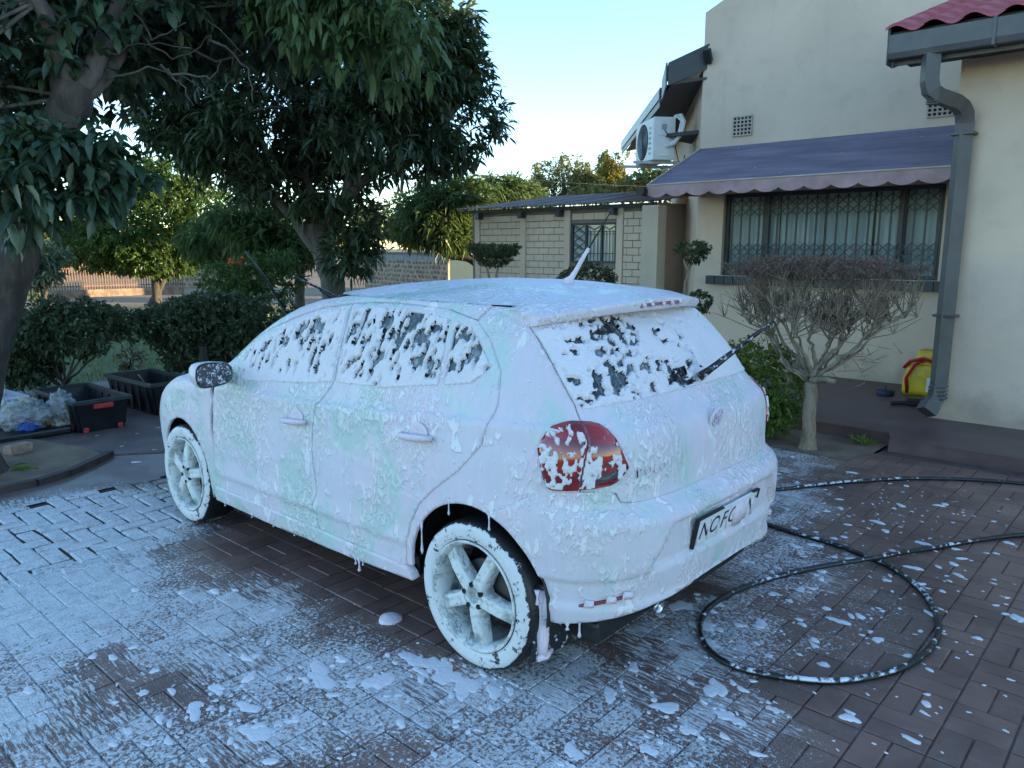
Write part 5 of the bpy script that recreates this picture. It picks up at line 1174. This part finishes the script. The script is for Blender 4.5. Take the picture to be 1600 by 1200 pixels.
def hub_mesh():
    mb = MB(); mb.lathe([(.060, .03), (.058, .088), (.052, .096), (.034, .097), (.031, .088), (.0305, .06), (.0, .06)], 32); return mb.mesh('hub', M_rim, True)
HB = hub_mesh()
def disc_mesh():
    mb = MB(); mb.lathe([(.0, .02), (.125, .02), (.13, .015), (.13, 0), (.0, 0)], 40); mb.box((.06, -.05, -.02), (.135, .05, .045), .01); return mb.mesh('brake_disc', M_rust, True)
DK = disc_mesh()
mb = MB(); mb.lathe([(.0, .0), (.010, .0), (.0105, .002), (.0105, -.01)], 14); BOLT = mb.mesh('bolt_recess', M_seal, True)
for (wx, sg, a0) in ((0, 1, 8), (2.47, 1, 30), (0, -1, 20), (2.47, -1, 50)):
    W_ = empty('wheel', (wx, sg * .735, .304), parent=CAR); W_.rotation_euler = (R(-90 * sg), 0, 0)
    # local Z of the wheel = outwards
    for nm, me in (('tyre', TY), ('rim', RM), ('hub', HB), ('brake_disc', DK)): link(nm, me, W_)
    for k in range(5):
        o = link('spoke', SPK, W_); o.rotation_euler = (0, 0, R(a0 + 72 * k)); o.location = (0, 0, .068)
        b = link('bolt_recess', BOLT, W_); an = R(a0 + 36 + 72 * k + 90); b.location = (.047 * math.cos(an), .047 * math.sin(an), .0985)
# mirrors
def mirror_(sg):
    e = link('door_mirror', None, CAR) if False else empty('door_mirror', parent=CAR)
    mb = MB(); c = Vector((1.86, sg * .935, 1.005)); rows = []
    prof = [(-.055, 1.0), (-.045, 1.04), (0, 1.0), (.05, .86), (.09, .55), (.105, .15)]
    for dx, k in prof:
        row = []
        for i in range(17):
            a = 2 * math.pi * i / 16; ca, sa = math.cos(a), math.sin(a)
            yy = .105 * k * math.copysign(abs(ca) ** .65, ca); zz = .066 * k * math.copysign(abs(sa) ** .7, sa) * (1 - .18 * ca * sg * -1)
            row.append((c.x + dx, c.y + yy, c.z + zz))
        rows.append(row)
    mb.grid(rows); h = mb.obj('mirror_housing', M_paint, e, True)
    mb = MB(); f = []
    for i in range(16):
        a = 2 * math.pi * i / 16; ca, sa = math.cos(a), math.sin(a)
        f.append((c.x - .047, c.y + .094 * math.copysign(abs(ca) ** .65, ca), c.z + .057 * math.copysign(abs(sa) ** .7, sa)))
    mb.prism(f, (.006, 0, 0)); mb.obj('mirror_glass', M_mirror, e)
    mb = MB(); mb.tube([(c.x + .01, sg * .79, .965), (c.x + .02, sg * .86, .965), (c.x + .02, sg * .90, .975)], [.03, .026, .03], 10); mb.obj('mirror_arm', M_paint, e, True)
t = NT('foam_flecked_mirror'); v = t.obj(); n = t.noise(v, 55, 3, .6, .4); m = t.ramp(n, .52, .6)
M_mirror = t.done(t.bsdf(t.mix(m, (.10, .11, .12), (.55, .56, .62)), t.math('MULTIPLY_ADD', m, .5, .06), Metallic=t.math('SUBTRACT', 1., m), Normal=t.bump(m, .4, .006)))
mirror_(1); mirror_(-1)
# aerial
mb = MB(); mb.tube([(.19, 0, 1.50), (.172, 0, 1.525), (.145, 0, 1.56), (.11, 0, 1.612), (.075, 0, 1.662)], [.034, .014, .0105, .0095, .007], 10)
AN = mb.obj('aerial', M_lav, CAR, True)
mb = MB(); mb.tube([(.08, 0, 1.655), (0, 0, 1.762), (-.052, 0, 1.833)], [.0045, .003, .0022], 6); mb.obj('aerial_mast', M_black, AN)
# wipers: rear one standing off the glass, two front ones raised
t = NT('foam_flecked_black'); v = t.obj(); n = t.noise(v, 42, 3, .6, .3); m = t.ramp(n, .60, .66)
M_wip = t.done(t.bsdf(t.mix(m, (.010, .010, .012), (.55, .57, .63)), .4, Normal=t.bump(m, .4, .005)))
def wiper(pts, blade, rads=(.013, .010, .007), w_=.010):
    e = empty('wiper', parent=CAR); mb = MB(); mb.tube(pts, list(rads), 8); mb.obj('wiper_arm', M_wip, e, True)
    mb = MB(); mb.tube(blade, [w_ * .5] + [w_] * (len(blade) - 2) + [w_ * .4], 6, squash=.6); mb.obj('wiper_blade', M_wip, e, True); return e

wiper([(-.47, -.055, 1.125), (-.505, -.085, 1.16), (-.60, -.165, 1.262)], [(-.58, -.15, 1.24), (-.64, -.20, 1.305), (-.695, -.25, 1.362)], (.020, .015, .010), .010)
wiper([(2.24, .06, .99), (2.20, .16, 1.13), (2.20, .335, 1.395)], [(2.19, .20, 1.19), (2.19, .33, 1.39), (2.19, .40, 1.50), (2.19, .505, 1.645)], (.014, .010, .007), .011)
wiper([(2.24, -.42, .99), (2.14, -.20, 1.25), (2.05, .10, 1.405)], [(2.12, -.09, 1.345), (2.05, .11, 1.42), (1.98, .28, 1.475), (1.93, .38, 1.512)], (.014, .010, .007), .011)
# exhaust, mud flaps
mb = MB(); mb.lathe([(.026, -.12), (.03, .0), (.032, .012), (.029, .012), (.026, -.02), (.024, -.10)], 20, Matrix.Translation((-.565, .375, .285)) @ Matrix.Rotation(R(-100), 4, 'Y'))
mb.obj('exhaust_tip', M_chrome, CAR, True)
for sg in (1, -1):
    mb = MB(); mb.prism([(-.275, sg * .80, .115), (-.285, sg * .79, .42), (-.30, sg * .60, .42), (-.305, sg * .60, .13)], (-.012, 0, 0)); MF = mb.obj('mud_flap', M_wip, CAR)
    P = []
    mb = MB(); mb.tube([(-.297, sg * .772, .40), (-.30, sg * .765, .30), (-.305, sg * .762, .20), (-.303, sg * .76, .125)], [.022, .030, .024, .016], 10, squash=.5); mb.tube([(-.30, sg * .70, .135), (-.302, sg * .74, .128), (-.30, sg * .785, .13)], [.008, .018, .012], 8); mb.obj('flap_foam', M_lav, MF, True)
# number plate on the recessed panel
pl = empty('number_plate', (-.652, 0, .57), parent=BUMP); pl.rotation_euler = (0, R(-11), 0)
mb = MB(); mb.box((-.004, -.262, -.058), (.004, .262, .058), .003); mb.obj('plate', M_plate if 'M_plate' in globals() else simple('plate_white', (.72, .74, .76), .35, .08), pl)
for lo, hi in (((-.010, .259, -.064), (.006, .272, .064)), ((-.010, .06, .0575), (.006, .2588, .064)), ((-.010, -.268, .02), (.006, -.260, .064)), ((-.010, -.2598, .0575), (.006, -.21, .064))): MB().box(lo, hi, .002).obj('plate_frame', M_black, pl)
M_ink = simple('plate_ink', (.012, .015, .05), .4, .1)
def text(body, size, loc, par, mat, ext=.001, shear=0., name='letter', rot=None):
    c = bpy.data.curves.new(name, 'FONT'); c.body = body; c.size = size; c.extrude = ext; c.align_x = 'CENTER'; c.align_y = 'CENTER'; c.shear = shear; c.resolution_u = 4
    o = bpy.data.objects.new(name + '_tmp', c); col.objects.link(o); bpy.context.view_layer.update()
    me = bpy.data.meshes.new_from_object(o.evaluated_get(bpy.context.evaluated_depsgraph_get())); bpy.data.objects.remove(o); me.materials.clear(); me.materials.append(mat); me.name = name
    q = link(name, me, par, loc); q.rotation_euler = rot or (R(90), 0, R(-90)); return q
for ch, y in (('N', .195), ('O', .115), ('F', .035), ('G', -.04), ('N', -.205)):
    text(ch, .100, (-.0045, y, -.004), pl, M_ink, shear=.22)
# foam runs over the plate
for y, w_, h0, h1 in ((.245, .008, -.05, .01), (.157, .007, -.055, .05), (.078, .006, -.055, .03), (-.002, .007, -.055, .05), (-.10, .052, -.055, .055), (-.165, .024, -.05, .052), (-.238, .012, -.055, .03)):
    mb = MB(); mb.tube([(-.004, y, h1), (-.005, y + .003, (h0 + h1) / 2), (-.004, y - .002, h0)], [w_ * .6, w_, w_ * .8], 10)
    for v in mb.bm.verts: v.co.x = -.004 + (v.co.x + .004) * .35
    mb.obj('plate_foam', M_lav, pl, True)
# badge and model lettering, buried under foam
t_ = empty('badge', (-.586, 0, .968), parent=HATCH); t_.rotation_euler = (0, R(-12), 0)
mb = MB(); mb.tube([(0, .050 * math.cos(2 * math.pi * k / 32), .050 * math.sin(2 * math.pi * k / 32)) for k in range(33)], .0062, 8, False); mb.obj('badge_ring', M_lav, t_, True)
mb = MB()
for sg in (1, -1):
    mb.tube([(0, sg * .020, .044), (0, sg * .002, .010)], .0045, 6); mb.tube([(0, sg * .040, .026), (0, sg * .017, -.038), (0, sg * .001, .004)], .0045, 6)
mb.obj('badge_emblem', M_lav, t_, True)
for ch, s_ in zip('POLO', (.500, .452, .408, .362)):
    p_ = SZ(np.array([[s_, .860], [s_ - .02, .860]])); d_ = p_[1] - p_[0]
    text(ch, .046, tuple(p_[0] + [-.003, .002, 0]), HATCH, M_lav, .004, rot=(R(90), 0, math.atan2(d_[1], d_[0])))
mb = MB(); p_ = SZ(np.array([[.512, .842], [.512, .868]])); mb.tube([Vector(p_[0]) + Vector((-.004, .002, 0)), Vector(p_[1]) + Vector((-.004, .002, 0))], .0022, 5); mb.obj('letter_shadow_edge', M_black, HATCH)
# drips hanging from sill and arches
def drip(x, y, z, L, r_):
    mb = MB(); mb.tube([(x, y, z + .01), (x, y, z - L * .3), (x, y, z - L * .65), (x, y, z - L * .88), (x, y, z - L)], [r_ * 1.3, r_ * .45, r_ * .55, r_ * 1.1, r_ * .25], 8); mb.obj('foam_drip', M_lav, CAR, True)
for a in ((.749, .825, .238, .055, .008), (.775, .825, .236, .025, .007), (.72, .825, .24, .018, .006), (.126, .835, .676, .066, .005), (.292, .836, .545, .145, .0062), (-.09, .828, .66, .062, .0055), (-.30, .79, .40, .05, .01), (1.72, .82, .222, .016, .006), (1.30, .82, .226, .014, .006), (-.40, .735, .285, .02, .008), (-.43, .70, .30, .07, .007), (2.02, .82, .222, .02, .006), (1.5, .82, .222, .012, .006)):
    drip(*a)
# ================================================================== crates, bags and other small things
M_crate = simple('dark_green_plastic', (.006, .008, .010), .38, .3, 8); M_crim = simple('crate_rim_plastic', (.028, .036, .036), .4, .2, 8); M_redp = simple('red_plastic', (.45, .035, .035), .45, .2)
def crate(loc, rz, label, lx=1.05, ly=.52, h=.30):
    T = empty('storage_crate', loc, rz, label, 'crate', 'storage crates on the slab')
    def ring(z, k): return [(sx * (lx / 2 - k), sy * (ly / 2 - k), z) for sx, sy in ((-1, -1), (1, -1), (1, 1), (-1, 1))]
    mb = MB(); bm = mb.bm; lv = [ring(.0, .06), ring(h - .03, .02), ring(h - .03, .028), ring(.012, .066)]
    vs = [[bm.verts.new(p) for p in r_] for r_ in lv]
    for a, b in zip(vs, vs[1:]):
        for k in range(4): bm.faces.new((a[k], a[(k + 1) % 4], b[(k + 1) % 4], b[k]))
    bm.faces.new(vs[0][::-1]); bm.faces.new(vs[3])
    bmesh.ops.bevel(bm, geom=[e for e in bm.edges if abs(e.verts[0].co.z - e.verts[1].co.z) > .1], offset=.02, segments=2, affect='EDGES'); mb.obj('tub', M_crate, T)
    mb = MB(); P = [(sx * lx / 2, sy * ly / 2, h - .018) for sx, sy in ((-1, -1), (1, -1), (1, 1), (-1, 1))]
    o_, i_ = [], []
    for z in (h - .036, h): o_.append([mb.bm.verts.new((x, y, z)) for x, y, _ in P]); i_.append([mb.bm.verts.new((x * (1 - .07 / lx), y * (1 - .07 / ly), z)) for x, y, _ in P])
    for k in range(4):
        j = (k + 1) % 4; mb.bm.faces.new((o_[0][k], o_[0][j], o_[1][j], o_[1][k])); mb.bm.faces.new((o_[1][k], o_[1][j], i_[1][j], i_[1][k])); mb.bm.faces.new((i_[1][k], i_[1][j], i_[0][j], i_[0][k])); mb.bm.faces.new((i_[0][k], i_[0][j], o_[0][j], o_[0][k]))
    bmesh.ops.bevel(mb.bm, geom=mb.bm.edges[:], offset=.006, segments=2, affect='EDGES'); mb.obj('rim', M_crim, T)
    for x in (-.38, -.22, -.06, .10, .26, .40):
        for sy in (-1, 1): MB().box((x - .012, sy * (ly / 2 - .035) - .012, .02), (x + .012, sy * (ly / 2 - .028) + .012, h - .04), .004).obj('rib', M_crate, T)
    for sx in (-1, 1):
        MB().box((sx * (lx / 2 - .01) - .02, -.085, h - .085), (sx * (lx / 2 - .01) + .02, .085, h - .040), .008).obj('handle', M_redp, T)
        for sy in (-1, 1): MB().box((sx * (lx / 2 - .06) - .02, sy * (ly / 2 - .11) - .022, .0), (sx * (lx / 2 - .06) + .02, sy * (ly / 2 - .11) + .022, .045), .006).obj('wheel_cap', M_redp, T)
    return T
crate((5.86, .27, .007), R(1), 'black storage crate with red handle nearest the bagged litter')
crate((6.12, -.50, .007), R(3), 'black storage crate half hidden by the car front, with a stick in it', h=.33)
tag(MB().tube([(6.3, -.62, .05), (6.05, -.35, .37)], .008, 6).obj('stick', simple('wood_stick', (.3, .25, .2), .8)), 'thin pale stick leaning inside the crate behind the car front', 'stick')
# lid tray, clear box, bags
MB_t = MB(); MB_t.box((5.45, .50, .008), (6.15, 1.35, .075), .02); tag(MB_t.obj('crate_lid', M_crate), 'flat black crate lid lying on the slab under the plastic bags', 'lid')
t = NT('clear_plastic'); M_clearp = t.done(t.bsdf((.62, .68, .72), .15, Transmission_Weight=.55, Alpha=.75)); 
CB = empty('plastic_box', (6.35, .88, .01), R(5), 'clear plastic box with a bag on top at the left edge', 'box')
MB().box((-.26, -.20, 0), (.26, .20, .27), .03).obj('tub', M_clearp, CB); MB().box((-.28, -.22, .262), (.28, .22, .285), .008).obj('rim', simple('frosted_rim', (.55, .60, .66), .4), CB); MB().box((-.285, -.07, .19), (-.262, .07, .25), .006).obj('catch', simple('grey_catch', (.2, .22, .25), .4), CB)
MB().box((-.22, -.16, .02), (.05, .10, .17), .05).obj('pink_contents', simple('pink_cloth', (.55, .16, .15), .8), CB); MB().box((.06, -.15, .02), (.23, .15, .22), .05).obj('blue_contents', simple('blue_cloth', (.06, .16, .42), .8), CB)
def bag(name, loc, sc, mat, label, seed, parent=None):
    bm = bmesh.new(); bmesh.ops.create_icosphere(bm, subdivisions=5, radius=1)
    V = np.array([v.co[:] for v in bm.verts]); n = fbm(V * 2.6 + seed, seed, 3) + .9 * np.abs(fbm(V * 6 + seed, seed + 3, 2) - .5) + .5 * np.abs(fbm(V * 14 + seed, seed + 5, 2) - .5)
    V = V * (.50 + .60 * n)[:, None] * sc; V[:, 2] = np.maximum(V[:, 2], -sc[2] * .55) + sc[2] * .55
    for v, c in zip(bm.verts, V): v.co = c
    o = link(name, bmmesh(name, bm, mat, True), parent, loc)
    if parent is None: tag(o, label, 'bag')
    return o
M_film = (lambda t: t.done(t.bsdf(t.mix(t.ramp(t.noise(t.obj(), 9, 3), .35, .65), (.34, .40, .43), (.66, .72, .76)), .16, Transmission_Weight=.6, Normal=t.bump(t.noise(t.obj(), 22, 4, .6, .8), .9, .02))))(NT('crinkled_film'))
bag('plastic_bag', (6.30, .92, .285), np.array([.17, .14, .17]), M_film, 'crinkled clear bag standing on the plastic box', 3)
LB = empty('litter_bag', (5.75, .78, .076), 0, 'clear bag of mixed cloths and bottles beside the near crate', 'bag')
bag('film', (0, 0, 0), np.array([.26, .25, .17]), M_film, None, 5, LB); bag('cream_cloth', (.02, -.02, .05), np.array([.15, .13, .14]), simple('cream_cloth', (.55, .50, .36), .8), None, 7, LB); bag('blue_cloth', (-.15, .02, .0), np.array([.09, .10, .07]), simple('royal_blue_cloth', (.03, .10, .42), .6), None, 9, LB); bag('orange_pack', (-.08, -.20, .0), np.array([.09, .09, .11]), simple('orange_pack', (.55, .17, .04), .6), None, 11, LB)
bag('plastic_bag', (5.62, .53, .076), np.array([.15, .13, .20]), M_film, 'crumpled clear bag leaning on the near crate', 13)
tag(MB().sqtube([(5.55, 1.45, .10), (5.95, 1.0, .115)], .10, .03).obj('pale_tray', simple('pale_tray', (.5, .55, .6), .5)), 'pale flat plastic tray at the left edge on the black lid', 'tray')
tag(MB().box((-.055, -.09, 0), (.055, .09, .075), .008).obj('loose_brick', simple('old_brick', (.32, .22, .17), .85, .3, 20, .4), None, False, (4.98, 1.06, .024), R(20)), 'loose pale brick on the soil bed at the left', 'brick')
V, F = leaf_arrays(np.array([(4.42, 1.27, .03), (4.42, 1.27, .03), (4.44, 1.24, .03)]), np.array([(-.3, -.9, .35), (.2, -.7, .5), (-.6, -.6, .2)]), np.array([.22, .16, .15]), np.array([.06, .05, .05]), .4, seg=2); tag(link('fallen_leaf', npmesh('fallen_leaf', V, F, L_lime)), 'pale green fallen leaf on the kerb of the soil bed', 'leaf')
tag(MB().box((-.16, -.05, 0), (.16, .05, .035), .01).obj('brush_head', M_black_, None, False, (5.20, -.42, .007), R(30)), 'dark brush head on the slab beside the front wheel', 'brush')
# things by the house corner
YB = empty('carry_bag', (.16, -6.22, .10), 0, 'yellow and red shopping bag on the step behind the downpipe', 'bag')
M_ybag = simple('yellow_vinyl', (.62, .42, .02), .35, .2, 6, .4, 9); M_rbag = simple('red_vinyl', (.50, .02, .03), .35, .2, 6, .3, 9)
def squarebag(sc, seed):
    bm = bmesh.new(); bmesh.ops.create_cube(bm, size=1); bmesh.ops.subdivide_edges(bm, edges=bm.edges[:], cuts=7, use_grid_fill=True)
    V = np.array([v.co[:] for v in bm.verts]); n = fbm(V * 4 + seed, seed, 3) - .5; V = V * (1 + .22 * n)[:, None]; V[:, :2] *= (1 - .35 * np.clip(V[:, 2:3] + .1, 0, 1)); V *= sc; V[:, 2] += sc[2] / 2
    for v, c in zip(bm.verts, V): v.co = c
    return bm
link('bag_body', bmmesh('bag_body', squarebag(np.array([.34, .30, .32]), 4), M_ybag, True), YB); link('bag_flap', bmmesh('bag_flap', squarebag(np.array([.20, .22, .20]), 9), M_ybag, True), YB, (-.03, -.03, .28))
MB().tube([(.10, .155, .02), (.12, .17, .18), (.05, .15, .33), (-.05, .10, .40)], .022, 8, squash=.4).obj('strap', M_rbag, YB, True); MB().tube([(.16, .10, .28), (.10, .14, .36), (-.02, .13, .40), (-.14, .10, .36)], .03, 8, squash=.5).obj('band', M_rbag, YB, True); MB().box((-.13, .145, .05), (-.08, .165, .20), .004).obj('label', simple('white_label', (.75, .75, .72), .5), YB)
tag(MB().lathe([(0, .0), (.085, .0), (.09, .01), (.09, .05), (.085, .058), (.02, .058), (.008, .062), (.008, .10), (0, .10)], 24).obj('sanding_disc', simple('navy_rubber', (.02, .025, .06), .6), None, True, (.42, -5.85, .10)), 'small dark blue round disc with a spindle on the red step', 'disc')
BR = empty('power_tool', (-.02, -5.45, .10), R(20), 'black hand tool lying on the step at the house corner', 'tool'); MB().box((-.10, -.04, 0), (.13, .04, .075), .02).obj('body', M_black_, BR); MB().tube([(.10, 0, .03), (.26, .02, .02)], .02, 8).obj('nozzle', M_black_, BR)
# hose
def spline(pts, n=10):
    pts = [Vector(p) for p in pts]; out = []
    for i in range(len(pts) - 1):
        p0, p1, p2, p3 = pts[max(i - 1, 0)], pts[i], pts[i + 1], pts[min(i + 2, len(pts) - 1)]
        for j in range(n):
            t = j / n; out.append(.5 * ((2 * p1) + (p2 - p0) * t + (2 * p0 - 5 * p1 + 4 * p2 - p3) * t * t + (3 * p1 - p0 - 3 * p2 + p3) * t ** 3))
    return out + [pts[-1]]
t = NT('foam_flecked_hose'); v = t.pos(); n = t.noise(v, 34, 3, .6, .3); r2 = t.noise(v, 2.2, 2); up = t.n('SeparateXYZ', t.n('NewGeometry').outputs['Normal']).outputs[2]
m = t.math('MULTIPLY', t.ramp(t.math('MULTIPLY_ADD', r2, .5, t.math('MULTIPLY', n, .6)), .58, .66), t.ramp(up, .0, .5)); wv = t.n('TexWave', v, i_Scale=40., i_Distortion=2.).outputs[1]
M_hose = t.done(t.bsdf(t.mix(m, (.012, .014, .016), (.66, .70, .78)), .38, Normal=t.bump(t.math('MULTIPLY_ADD', wv, .2, m), .6, .004)))
h1 = [(.02, -2.18), (-.10, -2.40), (-.32, -2.75), (-.67, -3.16), (-1.21, -3.48), (-2.0, -3.6), (-3.2, -3.4)]
h2 = [(.30, -1.62), (-.25, -1.47), (-.61, -1.43), (-.84, -1.36), (-.98, -1.29), (-1.16, -1.10), (-1.28, -.86), (-1.33, -.63), (-1.30, -.33), (-1.17, -.07), (-1.02, .06), (-.82, .14), (-.67, .11), (-.54, -.03), (-.47, -.25), (-.49, -.54), (-.62, -.94), (-.88, -1.33), (-1.03, -1.71), (-1.39, -2.32), (-2.1, -3.1), (-3.2, -3.4)]
hz = lambda k: .0125
P1 = spline([(x, y, .0135) for x, y in h1]); P2 = spline([(x, y, .0135 + (.026 if k == 17 else .0)) for k, (x, y) in enumerate(h2)])
P2[0].x += 0
P0 = spline([(.02, -2.18, .0135), (.35, -1.95, .0135), (.45, -1.75, .0135), (.30, -1.62, .0135)])
tag(MB().tube(P1[::-1] + P0[1:-1] + P2, .0135, 10).obj('pressure_hose', M_hose, None, True), 'black pressure hose looped on the paving behind the car', 'hose')
# foam splats lying on the paving
def splats():
    Vs, Fs, n0 = [], [], 0
    def add(x, y, r_, el=1., an=0., h=None, sd=0):
        nonlocal n0
        m = 26 if r_ > .02 else 8; a = np.linspace(0, 2 * np.pi, m, endpoint=False); ph = rng.uniform(0, 6, 4)
        rad = r_ * (1 + .25 * np.sin(2 * a + ph[0]) + .16 * np.sin(3 * a + ph[1]) + .10 * np.sin(5 * a + ph[2]) + .06 * np.sin(7 * a + ph[3])); h = h or min(.006, .3 * r_)
        ca, sa = math.cos(an), math.sin(an); V = []
        for k, z in ((1., .0005), (.86, .55), (.55, .92)):
            px, py = rad * k * np.cos(a) * el, rad * k * np.sin(a); V.append(np.stack([x + px * ca - py * sa, y + px * sa + py * ca, np.full(m, .0005 + z * h if z > .001 else -.001)], -1))
        V = np.concatenate(V + [np.array([[x, y, .0005 + h]])]); k = np.arange(m); j = (k + 1) % m
        F = np.concatenate([np.stack([k, j, m + j], -1), np.stack([k, m + j, m + k], -1), np.stack([m + k, m + j, 2 * m + j], -1), np.stack([m + k, 2 * m + j, 2 * m + k], -1), np.stack([2 * m + k, 2 * m + j, np.full(m, 3 * m)], -1)]); Vs.append(V); Fs.append(F + n0); n0 += len(V)
    big = [(.55, 1.72, .055, 1.4), (.62, 1.60, .045, 1.2), (.42, 1.58, .05, 1.5), (.26, 1.64, .07, 1.3), (.80, 1.80, .03, 1.4), (.2, 1.15, .10, 1.6), (.4, 1.28, .09, 1.6), (-.48, .40, .045, 1.2), (-.52, .62, .05, 1.6), (-.62, .98, .06, 1.5), (-.35, -.20, .10, 1.3), (-.52, -.10, .085, 1.4), (-.62, .02, .06, 1.3), (-.45, -.35, .07, 1.5), (-.70, -.30, .05, 1.6), (-.80, .32, .07, 1.6), (-.92, .45, .05, 1.8), (-.85, .62, .05, 1.8), (-.72, .55, .06, 1.4), (-1.02, .30, .04, 2), (-.80, .80, .05, 1.5), (.10, .92, .09, 1.5), (.02, .95, .09, 1.4), (-.08, .95, .08, 1.5), (.2, .95, .08, 1.5), (-.18, .90, .06, 1.5), (-.70, -.75, .05, 1.9), (-.62, -.62, .04, 2.2)]
    for x, y, r_, el in big:
        for q in range(8): add(x + rng.normal(0, r_ * .9 * (q > 0)), y + rng.normal(0, r_ * .9 * (q > 0)), r_ * (.55 if q == 0 else rng.uniform(.05, .22)), rng.uniform(1, 2.0), rng.normal(-.45, .25), min(.003, .03 * r_ + .001))
    for k in range(900):
        c = rng.random()
        if c < .55: x, y = rng.normal(-.75, .55), rng.normal(-.6, 1.0)
        elif c < .8: x, y = rng.normal(.2, .7), rng.normal(1.6, .45)
        else: x, y = rng.normal(-.6, .5), rng.normal(-2.2, .7)
        if -.62 < x < 3.3 and -.85 < y < .95 or y < -3.2 or x < -2.4: continue
        r_ = .0045 + .018 * rng.random() ** 4; add(x, y, r_, rng.uniform(1, 2.2), rng.uniform(-.8, .5))
    for k in range(70):
        x, y = rng.normal(4.7, .35), rng.normal(-.15, .3); add(x, y, .006 + .02 * rng.random() ** 3, 1.5, rng.uniform(0, 3))
    return np.concatenate(Vs), np.concatenate(Fs)
V, F = splats(); tag(link('foam_splashes', npmesh('foam_splashes', V, F, M_foam)), 'scattered white foam flecks on the wet paving round the car', 'foam', kind='stuff')
def mound(x, y, r_, h, mat, label, k=1.0):
    mb = MB(); prof = [(r_, -.002), (r_ * .96, h * .35), (r_ * .78, h * .55), (r_ * .70, h * .62), (r_ * .5, h * .86), (r_ * .25, h), (0.001, h * .97)]; mb.lathe(prof, 28)
    for v in mb.bm.verts: q = fbm(np.array([[v.co.x * 12, v.co.y * 12, 3.]]), 5, 2)[0]; v.co.x *= (.85 + .3 * q); v.co.y *= (.85 + .3 * q) * k; v.co.z *= (.8 + .4 * q)
    o = mb.obj('foam_mound', mat, None, True, (x, y, 0)); tag(o, label, 'foam')
mound(.56, .80, .055, .026, M_lav, 'round pink blob of foam on the paving before the rear wheel')
